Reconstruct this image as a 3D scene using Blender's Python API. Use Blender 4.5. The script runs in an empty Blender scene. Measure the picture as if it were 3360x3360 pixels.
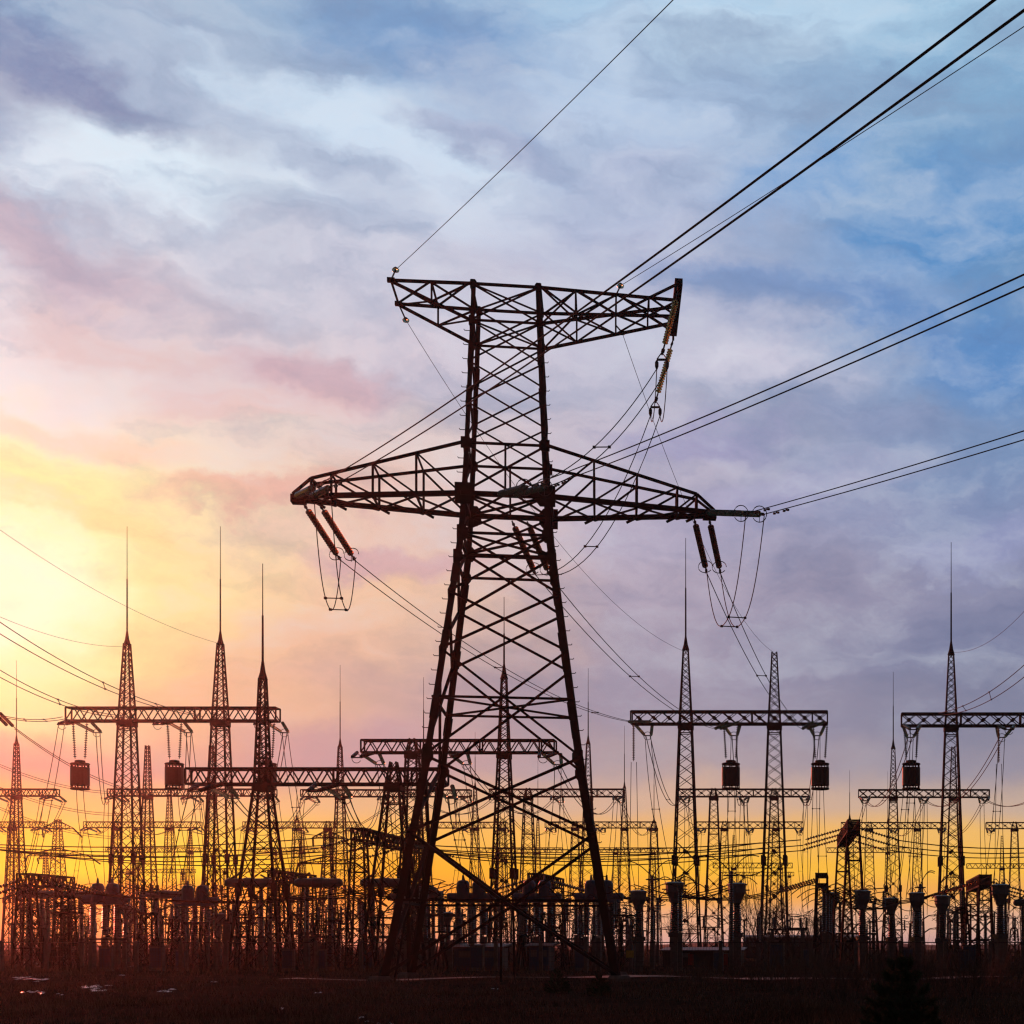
import bpy, math, random
from mathutils import Vector, Matrix, Quaternion
random.seed(11)
R = math.radians
# ---------------------------------------------------------------- camera, sky, sun, exposure
F, U0, V0, EYE = 5300.0, 2770.0, 3105.0, 1.75      # lens and level axis read off the big pylon's square plan
sc = bpy.context.scene
col = sc.collection
cam = bpy.data.cameras.new("camera")
camo = bpy.data.objects.new("camera", cam)
col.objects.link(camo)
camo.location = (0, 0, EYE)
camo.rotation_euler = (R(90), 0, 0)
cam.sensor_width = 36.0
cam.lens = 36.0 * F / 3360.0
cam.shift_x = -(U0 - 1680.0) / 3360.0
cam.shift_y = (V0 - 1680.0) / 3360.0
cam.clip_start = 0.1
cam.clip_end = 20000
sc.camera = camo
sc.view_settings.view_transform = 'Standard'
sc.view_settings.look = 'None'
sc.view_settings.exposure = 0.0
sc.view_settings.gamma = 1.0
sc.render.film_transparent = False
sc.cycles.filter_width = 1.3
sc.cycles.max_bounces = 5
sc.cycles.diffuse_bounces = 2
sc.cycles.volume_bounces = 0

SUN_AZ, SUN_EL = -30.0, 10.5      # azimuth from +Y, towards -X


def lin(c):
    out = []
    for v in c:
        v = v / 255.0
        out.append(v / 12.92 if v <= 0.04045 else ((v + 0.055) / 1.055) ** 2.4)
    return tuple(out) + (1.0,)


def ang(u, v):
    """A photo direction as (azimuth, tangent of elevation)."""
    x = (u - U0) / F
    return math.atan(x), (V0 - v) / F / math.sqrt(1 + x * x)


def build_world():
    w = bpy.data.worlds.new("World")
    sc.world = w
    w.use_nodes = True
    nt = w.node_tree
    nt.nodes.clear()
    N, L = nt.nodes.new, nt.links.new
    w.cycles.sampling_method = 'MANUAL'
    w.cycles.sample_map_resolution = 512

    def math_(op, a, b=None, c=None):
        n = N('ShaderNodeMath')
        n.operation = op
        for i, x in enumerate((a, b, c)):
            if x is None:
                continue
            if isinstance(x, (int, float)):
                n.inputs[i].default_value = x
            else:
                L(x, n.inputs[i])
        return n.outputs[0]

    def smooth(x, a, b):
        n = N('ShaderNodeMapRange')
        n.interpolation_type = 'SMOOTHSTEP'
        L(x, n.inputs[0])
        n.inputs[1].default_value = a
        n.inputs[2].default_value = b
        return n.outputs[0]

    def mix(f, a, b, mode='MIX'):
        n = N('ShaderNodeMix')
        n.data_type = 'RGBA'
        n.blend_type = mode
        if isinstance(f, (int, float)):
            n.inputs[0].default_value = f
        else:
            L(f, n.inputs[0])
        for i, x in ((6, a), (7, b)):
            if isinstance(x, tuple):
                n.inputs[i].default_value = x
            else:
                L(x, n.inputs[i])
        return n.outputs[2]

    tc = N('ShaderNodeTexCoord')
    sep = N('ShaderNodeSeparateXYZ')
    L(tc.outputs['Generated'], sep.inputs[0])
    X, Y, Z = sep.outputs
    az0 = math_('ARCTAN2', X, Y)
    hor = math_('SQRT', math_('ADD', math_('MULTIPLY', X, X), math_('MULTIPLY', Y, Y)))
    tel0 = math_('DIVIDE', Z, math_('MAXIMUM', hor, 0.02))
    comb = N('ShaderNodeCombineXYZ')
    L(az0, comb.inputs[0])
    L(tel0, comb.inputs[1])
    # clouds drift: the direction is pushed about by noise before colours are looked up
    def noise(scale, detail, rough, src, dist=0.0, loc=(0, 0, 0), rot=0.0, sx=1.0, sy=1.0):
        m = N('ShaderNodeMapping')
        m.inputs['Location'].default_value = loc
        m.inputs['Rotation'].default_value = (0, 0, rot)
        m.inputs['Scale'].default_value = (sx, sy, 1)
        L(src, m.inputs[0])
        n = N('ShaderNodeTexNoise')
        n.inputs['Scale'].default_value = scale
        n.inputs['Detail'].default_value = detail
        n.inputs['Roughness'].default_value = rough
        n.inputs['Distortion'].default_value = dist
        L(m.outputs[0], n.inputs[0])
        return n
    wn = noise(9.0, 4, 0.5, comb.outputs[0], rot=R(20), sx=0.7, sy=1.6)
    sub = N('ShaderNodeVectorMath'); sub.operation = 'SUBTRACT'
    L(wn.outputs['Color'], sub.inputs[0]); sub.inputs[1].default_value = (0.5, 0.5, 0.5)
    scl = N('ShaderNodeVectorMath'); scl.operation = 'MULTIPLY'
    L(sub.outputs[0], scl.inputs[0]); scl.inputs[1].default_value = (0.15, 0.07, 0)
    wn2 = noise(26.0, 6, 0.6, comb.outputs[0], rot=R(-20), sx=1.0, sy=1.3, loc=(4, 8, 1))
    sub2 = N('ShaderNodeVectorMath'); sub2.operation = 'SUBTRACT'
    L(wn2.outputs['Color'], sub2.inputs[0]); sub2.inputs[1].default_value = (0.5, 0.5, 0.5)
    mad = N('ShaderNodeVectorMath'); mad.operation = 'MULTIPLY_ADD'
    L(sub2.outputs[0], mad.inputs[0]); mad.inputs[1].default_value = (0.055, 0.04, 0)
    L(scl.outputs[0], mad.inputs[2])
    # no drift close to the horizon, where the bands lie level
    fade = N('ShaderNodeVectorMath'); fade.operation = 'SCALE'
    L(mad.outputs[0], fade.inputs[0]); L(smooth(tel0, 0.02, 0.2), fade.inputs['Scale'])
    add = N('ShaderNodeVectorMath'); add.operation = 'ADD'
    L(comb.outputs[0], add.inputs[0]); L(fade.outputs[0], add.inputs[1])
    P = add.outputs[0]
    ps = N('ShaderNodeSeparateXYZ'); L(P, ps.inputs[0])
    A, T = ps.outputs[0], ps.outputs[1]
    TM = 0.66
    fac = math_('DIVIDE', T, TM)

    columns = [
        (0, [(3120, (196, 120, 60)), (3020, (250, 150, 50)), (2930, (255, 155, 20)), (2850, (255, 208, 32)), (2740, (255, 205, 60)), (2640, (246, 185, 105)),
             (2500, (222, 166, 132)), (2350, (244, 208, 142)), (2150, (255, 238, 160)), (1900, (255, 250, 190)), (1650, (255, 245, 175)), (1450, (255, 238, 205)),
             (1250, (246, 234, 230)), (900, (226, 218, 224)), (600, (205, 212, 226)), (300, (150, 165, 196)), (0, (142, 168, 200))]),
        (550, [(3120, (200, 120, 62)), (3020, (252, 165, 60)), (2930, (255, 158, 18)), (2850, (255, 214, 34)), (2740, (255, 205, 75)), (2640, (244, 190, 120)),
               (2500, (208, 162, 146)), (2350, (228, 180, 144)), (2150, (236, 194, 148)), (1900, (242, 212, 165)), (1650, (244, 218, 186)), (1450, (240, 222, 205)),
               (1200, (230, 216, 214)), (900, (224, 220, 228)), (600, (220, 230, 242)), (300, (182, 196, 218)), (0, (168, 188, 212))]),
        (1250, [(3120, (205, 140, 110)), (3020, (244, 160, 72)), (2930, (252, 154, 30)), (2850, (253, 176, 36)), (2740, (250, 188, 84)), (2640, (230, 182, 135)),
                (2500, (196, 160, 160)), (2350, (205, 170, 165)), (2150, (230, 188, 162)), (1900, (236, 196, 166)), (1650, (228, 196, 184)), (1450, (226, 206, 202)),
                (1200, (220, 208, 218)), (900, (214, 214, 228)), (600, (198, 214, 234)), (300, (178, 200, 226)), (0, (150, 182, 214))]),
        (2050, [(3120, (214, 168, 158)), (3020, (236, 180, 140)), (2930, (253, 172, 56)), (2850, (255, 190, 50)), (2740, (248, 184, 92)), (2640, (214, 176, 150)),
                (2500, (172, 155, 162)), (2350, (158, 148, 166)), (2150, (162, 153, 172)), (1900, (178, 166, 184)), (1650, (186, 176, 196)), (1450, (196, 188, 204)),
                (1200, (196, 194, 212)), (900, (180, 184, 210)), (600, (186, 198, 224)), (300, (180, 202, 230)), (0, (178, 208, 234))]),
        (3300, [(3120, (200, 160, 158)), (3020, (226, 180, 152)), (2930, (246, 174, 84)), (2850, (252, 190, 68)), (2740, (242, 188, 104)), (2640, (200, 172, 152)),
                (2500, (150, 144, 160)), (2350, (130, 133, 158)), (2150, (126, 132, 162)), (1900, (136, 139, 168)), (1650, (132, 146, 182)), (1450, (122, 147, 186)),
                (1200, (112, 146, 190)), (900, (104, 148, 194)), (600, (116, 160, 202)), (300, (132, 176, 212)), (0, (156, 196, 224))]),
    ]
    cur, last = None, None
    for u, stops in columns:
        r = N('ShaderNodeValToRGB')
        cr = r.color_ramp
        cr.interpolation = 'EASE'
        pts = [(max(0.0, ang(u, v)[1] / TM), c) for v, c in stops]
        while len(cr.elements) < len(pts):
            cr.elements.new(0.5)
        for e, (p, c) in zip(cr.elements, sorted(pts)):
            e.position = p
            e.color = lin(c)
        L(fac, r.inputs[0])
        a = ang(u, 3000)[0]
        cur = r.outputs[0] if cur is None else mix(smooth(A, last, a), cur, r.outputs[0])
        last = a
    blobs = [  # u, v, radius along, radius across, tilt, colour, strength
        (-100, 1850, 1000, 620, 0, (255, 242, 160), 0.7), (-160, 1900, 600, 420, 0, (255, 253, 215), 0.95),
        (-60, 1560, 500, 110, -8, (255, 238, 165), 0.45),
        (-40, 2280, 700, 160, -20, (255, 238, 165), 0.5),
        (120, 190, 520, 170, 28, (112, 132, 176), 0.85), (560, 480, 560, 130, 32, (140, 146, 178), 0.8), (150, 350, 420, 160, 20, (165, 165, 188), 0.6),
        (600, 90, 300, 90, 20, (138, 156, 190), 0.5), (820, 280, 420, 110, 30, (205, 224, 242), 0.6),
        (480, 520, 560, 170, 12, (226, 241, 252), 0.95), (1150, 400, 560, 200, 25, (212, 230, 247), 0.85), (200, 560, 300, 110, 10, (232, 242, 252), 0.7),
        (1450, 110, 620, 250, 12, (118, 156, 202), 0.9), (1080, 160, 260, 130, 0, (150, 172, 205), 0.5), (1640, 330, 460, 170, 55, (138, 162, 202), 0.6),
        (90, 760, 520, 140, 26, (200, 172, 184), 0.7), (560, 960, 520, 120, 26, (212, 190, 198), 0.45), (470, 1120, 480, 120, 18, (220, 184, 180), 0.6),
        (1010, 1235, 420, 100, 8, (204, 166, 176), 0.7), (820, 1330, 420, 90, -8, (224, 184, 182), 0.55), (300, 1430, 460, 80, 10, (246, 206, 180), 0.6),
        (860, 1640, 520, 60, -2, (226, 170, 158), 0.65), (300, 1680, 520, 60, 12, (250, 212, 150), 0.5), (1300, 1800, 420, 70, 0, (200, 160, 176), 0.6),
        (1750, 1000, 420, 130, 10, (196, 192, 210), 0.4), (1560, 490, 380, 90, 8, (172, 180, 208), 0.7), (1500, 700, 520, 160, 15, (208, 216, 234), 0.6),
        (1130, 620, 420, 120, 30, (184, 192, 214), 0.5), (2050, 620, 420, 160, -10, (176, 186, 214), 0.5),
        (2450, 110, 700, 200, -6, (198, 222, 242), 0.85), (2250, 380, 500, 120, -30, (170, 194, 224), 0.4), (1980, 260, 240, 330, 0, (196, 214, 236), 0.5),
        (3100, 760, 640, 280, -32, (84, 142, 200), 0.8), (2700, 600, 420, 160, -30, (112, 160, 212), 0.6), (3250, 1150, 420, 260, 0, (86, 138, 198), 0.7),
        (2600, 960, 640, 110, 6, (112, 146, 198), 0.8), (2950, 1080, 420, 90, 22, (98, 140, 196), 0.6), (2880, 900, 420, 90, 16, (160, 182, 216), 0.4),
        (2430, 1200, 460, 140, -8, (212, 208, 224), 0.8), (2300, 1440, 420, 110, -10, (140, 138, 184), 0.6), (2780, 1330, 380, 110, 12, (160, 166, 200), 0.4),
        (2600, 1600, 500, 120, -16, (166, 162, 196), 0.5), (3250, 1750, 420, 120, -10, (154, 158, 196), 0.6), (2200, 1700, 520, 120, 0, (176, 168, 190), 0.6),
        (60, 2470, 420, 100, 4, (208, 146, 142), 0.5), (1100, 2450, 520, 120, 0, (190, 152, 160), 0.5), (850, 2300, 620, 110, 2, (232, 186, 150), 0.5),
    ]
    for u, v, ru, rv, tilt, c, s in blobs:
        a, t = ang(u, v)
        m = N('ShaderNodeMapping')
        m.vector_type = 'TEXTURE'
        m.inputs['Location'].default_value = (a, t, 0)
        m.inputs['Rotation'].default_value = (0, 0, -R(tilt))
        m.inputs['Scale'].default_value = (ru / F, rv / F, 1)
        L(P, m.inputs[0])
        g = N('ShaderNodeTexGradient')
        g.gradient_type = 'SPHERICAL'
        L(m.outputs[0], g.inputs[0])
        cur = mix(math_('MULTIPLY', smooth(g.outputs[1], 0.0, 0.75), s), cur, lin(c))
    # fine cloud streaks over everything above the horizon glow
    raw = comb.outputs[0]
    n1 = noise(6.0, 9, 0.58, P, dist=0.2, rot=R(24), sx=0.9, sy=2.5, loc=(3.1, 1.7, 0))
    n2 = noise(15.0, 9, 0.6, P, dist=0.15, rot=R(30), sx=0.9, sy=2.2, loc=(7.4, 5.2, 2))
    n3 = noise(38.0, 8, 0.62, raw, dist=0.1, rot=R(30), sx=1.0, sy=1.5, loc=(1.4, 9.2, 4))
    parts = [math_('MULTIPLY', math_('SUBTRACT', n.outputs[0], 0.5), k) for n, k in ((n1, 0.95), (n2, 0.5), (n3, 0.26))]
    br = math_('ADD', math_('ADD', parts[0], parts[1]), parts[2])
    br = math_('MULTIPLY', br, smooth(tel0, 0.06, 0.24))
    up = math_('MAXIMUM', br, 0.0)
    dn = math_('MINIMUM', br, 0.0)
    cc = N('ShaderNodeCombineColor')
    L(math_('MULTIPLY_ADD', dn, 1.45, 1.0), cc.inputs[0])
    L(math_('MULTIPLY_ADD', dn, 1.20, 1.0), cc.inputs[1])
    L(math_('MULTIPLY_ADD', dn, 0.85, 1.0), cc.inputs[2])
    cur = mix(1.0, cur, cc.outputs[0], 'MULTIPLY')
    cur = mix(math_('MINIMUM', math_('MULTIPLY', up, 1.5), 0.6), cur, lin((224, 230, 238)))
    # the upper cloud deck is a little thicker and greyer
    deck = smooth(tel0, 0.22, 0.50)
    cur = mix(math_('MULTIPLY', deck, math_('MAXIMUM', math_('MULTIPLY_ADD', n1.outputs[0], -2.4, 1.4), 0.06)), cur, lin((140, 158, 188)))
    # overhead and behind: real dusk sky
    sky = N('ShaderNodeTexSky')
    sky.sky_type = 'NISHITA'
    sky.sun_disc = False
    sky.sun_elevation = R(2.0)
    sky.sun_rotation = R(SUN_AZ)
    dim = mix(1.0, sky.outputs[0], (0.05, 0.05, 0.05, 1.0), 'MULTIPLY')
    dim = mix(0.9, dim, (0.035, 0.030, 0.040, 1.0))
    behind = smooth(math_('ABSOLUTE', math_('SUBTRACT', az0, R(-11))), R(32), R(75))
    above = smooth(tel0, 0.66, 1.2)
    cur = mix(math_('MAXIMUM', behind, above), cur, dim)
    bg = N('ShaderNodeBackground')
    L(cur, bg.inputs[0])
    bg.inputs[1].default_value = 1.0
    out = N('ShaderNodeOutputWorld')
    L(bg.outputs[0], out.inputs[0])


build_world()
sun = bpy.data.lights.new("sun", 'SUN')
suno = bpy.data.objects.new("sun", sun)
col.objects.link(suno)
sun.energy = 3.0
sun.angle = R(3.0)
sun.color = (1.0, 0.14, 0.085)
sd = Vector((math.sin(R(SUN_AZ)) * math.cos(R(SUN_EL)), math.cos(R(SUN_AZ)) * math.cos(R(SUN_EL)), math.sin(R(SUN_EL))))
suno.rotation_euler = sd.to_track_quat('Z', 'Y').to_euler()

# ---------------------------------------------------------------- helpers
def P(u, v, Y):
    return Vector(((u - U0) / F * Y, Y, EYE + (V0 - v) / F * Y))


def PX(u, Y):
    return (u - U0) / F * Y


class MB:
    def __init__(self):
        self.v, self.f = [], []

    def quad_prism(self, a, b):
        n = len(self.v)
        self.v += [tuple(x) for x in a] + [tuple(x) for x in b]
        k = len(a)
        self.f += [tuple(range(n + k - 1, n - 1, -1)), tuple(range(n + k, n + 2 * k))]
        for i in range(k):
            j = (i + 1) % k
            self.f.append((n + i, n + j, n + k + j, n + k + i))

    def bar(self, p, q, w, h=None, w2=None):
        p, q = Vector(p), Vector(q)
        h = w if h is None else h
        k = 1.0 if w2 is None else w2 / w
        d = q - p
        if d.length < 1e-5:
            return
        d.normalize()
        up = Vector((0, 0, 1)) if abs(d.z) < 0.93 else Vector((0, 1, 0))
        s = d.cross(up).normalized()
        t = s.cross(d)
        s, t = s * w / 2, t * h / 2
        self.quad_prism([p - s - t, p + s - t, p + s + t, p - s + t],
                        [q - (s + t) * k, q + (s - t) * k, q + (s + t) * k, q - (s - t) * k])

    def angle(self, p, q, w, t, d1, d2):
        """Rolled steel angle: two flanges of width w along d1 and d2."""
        p, q = Vector(p), Vector(q)
        a, b = Vector(d1).normalized(), Vector(d2).normalized()
        s = [Vector((0, 0, 0)), a * w, a * w + b * t, a * t + b * t, a * t + b * w, b * w]
        self.quad_prism([p + x for x in s], [q + x for x in s])

    def box(self, c, sx, sy, sz):
        x, y, z = c
        a = [(x - sx / 2, y - sy / 2, z), (x + sx / 2, y - sy / 2, z), (x + sx / 2, y + sy / 2, z), (x - sx / 2, y + sy / 2, z)]
        self.quad_prism(a, [(i, j, z + sz) for i, j, _ in a])

    def tube(self, pts, r, n=5, r2=None):
        pts = [Vector(p) for p in pts]
        base = len(self.v)
        m = len(pts)
        for i, p in enumerate(pts):
            d = (pts[min(i + 1, m - 1)] - pts[max(i - 1, 0)])
            d = d.normalized() if d.length > 1e-6 else Vector((0, 0, 1))
            up = Vector((0, 0, 1)) if abs(d.z) < 0.9 else Vector((0, 1, 0))
            s = d.cross(up).normalized()
            t = s.cross(d)
            rr = r if r2 is None else r + (r2 - r) * i / (m - 1)
            for k in range(n):
                a = 2 * math.pi * k / n
                self.v.append(tuple(p + s * (rr * math.cos(a)) + t * (rr * math.sin(a))))
        for i in range(m - 1):
            for k in range(n):
                l = (k + 1) % n
                self.f.append((base + i * n + k, base + i * n + l, base + (i + 1) * n + l, base + (i + 1) * n + k))
        self.f.append(tuple(base + k for k in range(n - 1, -1, -1)))
        self.f.append(tuple(base + (m - 1) * n + k for k in range(n)))

    def lathe(self, prof, n=10, o=(0, 0, 0), axis='z'):
        """prof: (radius, height) rows turned about an axis through o."""
        base = len(self.v)
        ox, oy, oz = o
        for r, h in prof:
            for k in range(n):
                a = 2 * math.pi * k / n
                c, s = r * math.cos(a), r * math.sin(a)
                if axis == 'z':
                    self.v.append((ox + c, oy + s, oz + h))
                elif axis == 'x':
                    self.v.append((ox + h, oy + c, oz + s))
                else:
                    self.v.append((ox + s, oy + h, oz + c))
        m = len(prof)
        for i in range(m - 1):
            for k in range(n):
                l = (k + 1) % n
                self.f.append((base + i * n + k, base + i * n + l, base + (i + 1) * n + l, base + (i + 1) * n + k))
        self.f.append(tuple(base + k for k in range(n - 1, -1, -1)))
        self.f.append(tuple(base + (m - 1) * n + k for k in range(n)))

    def ring(self, c, rad, r, normal, n=14, arc=1.0, start=0.0):
        nrm = Vector(normal).normalized()
        up = Vector((0, 0, 1)) if abs(nrm.z) < 0.9 else Vector((1, 0, 0))
        s = nrm.cross(up).normalized()
        t = nrm.cross(s)
        c = Vector(c)
        self.tube([c + s * (rad * math.cos(start + 2 * math.pi * arc * i / n)) + t * (rad * math.sin(start + 2 * math.pi * arc * i / n)) for i in range(n + 1)], r, 4)

    def mesh(self, name, m):
        me = bpy.data.meshes.new(name)
        me.from_pydata(self.v, [], self.f)
        me.materials.append(m)
        me.update()
        return me

    def build(self, name, m, parent=None, loc=None, smooth=False):
        me = self.mesh(name, m)
        if smooth:
            me.polygons.foreach_set('use_smooth', [True] * len(me.polygons))
        return place(name, me, parent, loc)


def place(name, me, parent=None, loc=None, rot=None):
    o = bpy.data.objects.new(name, me)
    col.objects.link(o)
    if parent is not None:
        o.parent = parent
    if loc is not None:
        o.location = loc
    if rot is not None:
        o.rotation_mode = 'QUATERNION'
        o.rotation_quaternion = rot
    return o


LABELS = {}
LONG = []


def tag(o, label, cat, group=None, kind=None):
    words = label.split()
    if not 4 <= len(words) <= 16:
        LONG.append(label)
    LABELS.setdefault(label, []).append(o.name)
    o['label'] = label
    o['category'] = cat
    if group:
        o['group'] = group
    if kind:
        o['kind'] = kind
    return o


def thing(name, loc, label, cat, group=None, rz=0.0):
    o = bpy.data.objects.new(name, None)
    o.empty_display_size = 0.5
    col.objects.link(o)
    o.location = loc
    o.rotation_euler = (0, 0, rz)
    return tag(o, label, cat, group)


def copy_tree(o, parent=None):
    c = o.copy()
    col.objects.link(c)
    if parent is not None:
        c.parent = parent
    for ch in [x for x in KIDS.get(o.name, [])]:
        copy_tree(ch, c)
    return c


KIDS = {}


def index_kids(o):
    KIDS[o.name] = list(o.children)
    for c in o.children:
        index_kids(c)


def material(name, base, rough=0.6, metal=0.0, var=0.35, scale=6.0, second=None, bump=0.0, trans=0.0, spec=0.5, coords='Object'):
    m = bpy.data.materials.new(name)
    m.use_nodes = True
    nt = m.node_tree
    b = nt.nodes['Principled BSDF']
    b.inputs['Roughness'].default_value = rough
    b.inputs['Metallic'].default_value = metal
    b.inputs['Specular IOR Level'].default_value = spec
    if trans:
        b.inputs['Transmission Weight'].default_value = trans
    tc = nt.nodes.new('ShaderNodeTexCoord')
    n = nt.nodes.new('ShaderNodeTexNoise')
    n.inputs['Scale'].default_value = scale
    n.inputs['Detail'].default_value = 6
    n.inputs['Roughness'].default_value = 0.65
    nt.links.new(tc.outputs[coords], n.inputs[0])
    r = nt.nodes.new('ShaderNodeValToRGB')
    second = second or tuple(c * (1 - var) for c in base)
    r.color_ramp.elements[0].position = 0.32
    r.color_ramp.elements[1].position = 0.68
    r.color_ramp.elements[0].color = tuple(second) + (1,)
    r.color_ramp.elements[1].color = tuple(base) + (1,)
    nt.links.new(n.outputs[0], r.inputs[0])
    nt.links.new(r.outputs[0], b.inputs['Base Color'])
    if bump:
        bp = nt.nodes.new('ShaderNodeBump')
        bp.inputs['Strength'].default_value = bump
        nt.links.new(n.outputs[0], bp.inputs['Height'])
        nt.links.new(bp.outputs[0], b.inputs['Normal'])
    return m


M = {
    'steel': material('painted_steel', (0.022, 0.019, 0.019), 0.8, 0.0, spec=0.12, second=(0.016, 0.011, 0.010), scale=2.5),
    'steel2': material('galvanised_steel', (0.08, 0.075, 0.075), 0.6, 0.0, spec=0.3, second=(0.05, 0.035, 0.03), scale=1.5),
    'wire': material('aluminium_wire', (0.035, 0.03, 0.03), 0.8, 0.0, spec=0.1, scale=1.0),
    'glass': material('glass_insulator', (0.34, 0.50, 0.38), 0.2, 0.0, var=0.2, trans=0.75, scale=3.0),
    'amber': material('amber_glass', (0.50, 0.40, 0.13), 0.2, 0.0, var=0.3, trans=0.8, scale=5.0),
    'brown': material('brown_glass', (0.10, 0.06, 0.03), 0.25, 0.0, trans=0.6, scale=3.0),
    'porc': material('porcelain', (0.13, 0.11, 0.10), 0.25, 0.0, second=(0.08, 0.06, 0.05)),
    'conc': material('concrete', (0.17, 0.15, 0.13), 0.9, second=(0.10, 0.085, 0.07), scale=4.0, bump=0.2),
    'tank': material('grey_paint', (0.16, 0.17, 0.18), 0.45, 0.2, second=(0.11, 0.11, 0.11)),
    'blue': material('blue_paint', (0.05, 0.10, 0.17), 0.5, 0.1),
    'yellow': material('yellow_paint', (0.75, 0.45, 0.04), 0.5),
    'red': material('red_paint', (0.35, 0.03, 0.02), 0.5),
    'trap': material('trap_winding', (0.03, 0.028, 0.027), 0.6, 0.2),
    'bark': material('bark', (0.10, 0.075, 0.055), 0.9, scale=12.0),
    'twig': material('bare_twigs', (0.11, 0.08, 0.06), 0.9, scale=2.0),
    'needle': material('pine_needles', (0.055, 0.11, 0.04), 0.8, second=(0.02, 0.045, 0.018), scale=8.0),
    'dark': material('rusty_cladding', (0.04, 0.04, 0.045), 0.7),
    'roof': material('roof_sheet', (0.10, 0.10, 0.11), 0.6, 0.2),
}

# ---------------------------------------------------------------- ground
def ground_z(x, y):
    far = max(0.0, min(1.0, (y - 300) / 400))
    return (0.10 * math.sin(x * 0.21 + 1.3) * math.cos(y * 0.17) + 0.05 * math.sin(x * 0.61 + y * 0.43)) * (1 - far) - 0.10


def build_ground():
    xs = [-2400, -1500, -800, -400, -250] + [-180 + 2.5 * i for i in range(105)] + [120, 200, 400, 900, 1600]
    ys = [-400, -150, -60, -20] + [2.0 * i for i in range(0, 90)] + [190, 210, 240, 280, 340, 420, 600, 1000, 1600, 2200]
    mb = MB()
    for y in ys:
        for x in xs:
            mb.v.append((x, y, ground_z(x, y) + random.uniform(-0.02, 0.02)))
    nx = len(xs)
    for j in range(len(ys) - 1):
        for i in range(nx - 1):
            a = j * nx + i
            mb.f.append((a, a + 1, a + nx + 1, a + nx))
    m = material('bare_soil', (0.045, 0.032, 0.025), 0.95, scale=0.35, second=(0.02, 0.015, 0.012), bump=0.4, spec=0.0)
    o = mb.build('ground', m, smooth=True)
    o['kind'] = 'structure'


build_ground()


def build_hills():
    mb = MB()
    m = material('distant_hills', (0.04, 0.035, 0.035), 0.95, spec=0.1, scale=0.01)
    n = 120
    rows = [(900, 0.0), (980, 0.6), (1100, 1.0), (1400, 0.7), (1700, 0.0)]
    for Y, k in rows:
        for i in range(n + 1):
            x = -700 + 1100 * i / n
            uu = U0 + F * x / 1100
            h = 1.2 + 5.2 * math.exp(-((uu - 2560) / 330) ** 2) + 1.2 * math.sin(x * 0.021) + 0.8 * math.sin(x * 0.053 + 1)
            mb.v.append((x, Y, -1.0 + k * (h + 1.5)))
    for j in range(len(rows) - 1):
        for i in range(n):
            a = j * (n + 1) + i
            mb.f.append((a, a + 1, a + n + 2, a + n + 1))
    o = mb.build('hills', m, smooth=True)
    o['kind'] = 'structure'


build_hills()


def build_haze():
    mb = MB()
    mb.box((-400, 900, -1.6), 4100, 2720, 52.0)
    m = bpy.data.materials.new('thin_evening_air')
    m.use_nodes = True
    nt = m.node_tree
    nt.nodes.clear()
    v = nt.nodes.new('ShaderNodeVolumePrincipled')
    v.inputs['Color'].default_value = (0.95, 0.90, 0.88, 1)
    v.inputs['Density'].default_value = HAZE
    v.inputs['Anisotropy'].default_value = 0.87
    o = nt.nodes.new('ShaderNodeOutputMaterial')
    nt.links.new(v.outputs[0], o.inputs['Volume'])
    h = mb.build('haze', m)
    h['kind'] = 'stuff'
    h['label'] = 'thin warm evening haze lying over the whole yard'


HAZE = 0.00008
if HAZE:
    build_haze()


def flat_patch(name, pts, m, z=0.02):
    mb = MB()
    mb.v = [(x, y, z) for x, y in pts]
    mb.f = [tuple(range(len(pts)))]
    o = mb.build(name, m)
    o['kind'] = 'structure'
    return o


def build_path():
    m = material('gravel_path', (0.30, 0.26, 0.23), 0.9, second=(0.16, 0.14, 0.12), scale=1.2)
    mb = MB()
    n = 60
    for i in range(n + 1):
        x = -32 + 60 * i / n
        yc = 93.5 + 1.2 * math.sin(x * 0.12) + 0.05 * x
        w = 1.5 + 0.35 * math.sin(x * 0.9) + 0.2 * math.sin(x * 2.3)
        for s in (-1, 1):
            mb.v.append((x, yc + s * w + random.uniform(-.15, .15), ground_z(x, yc + s * w) + 0.05))
    for i in range(n):
        a = 2 * i
        mb.f.append((a, a + 2, a + 3, a + 1))
    o = mb.build('path', m)
    o['kind'] = 'structure'


build_path()


PATCH = []


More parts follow.
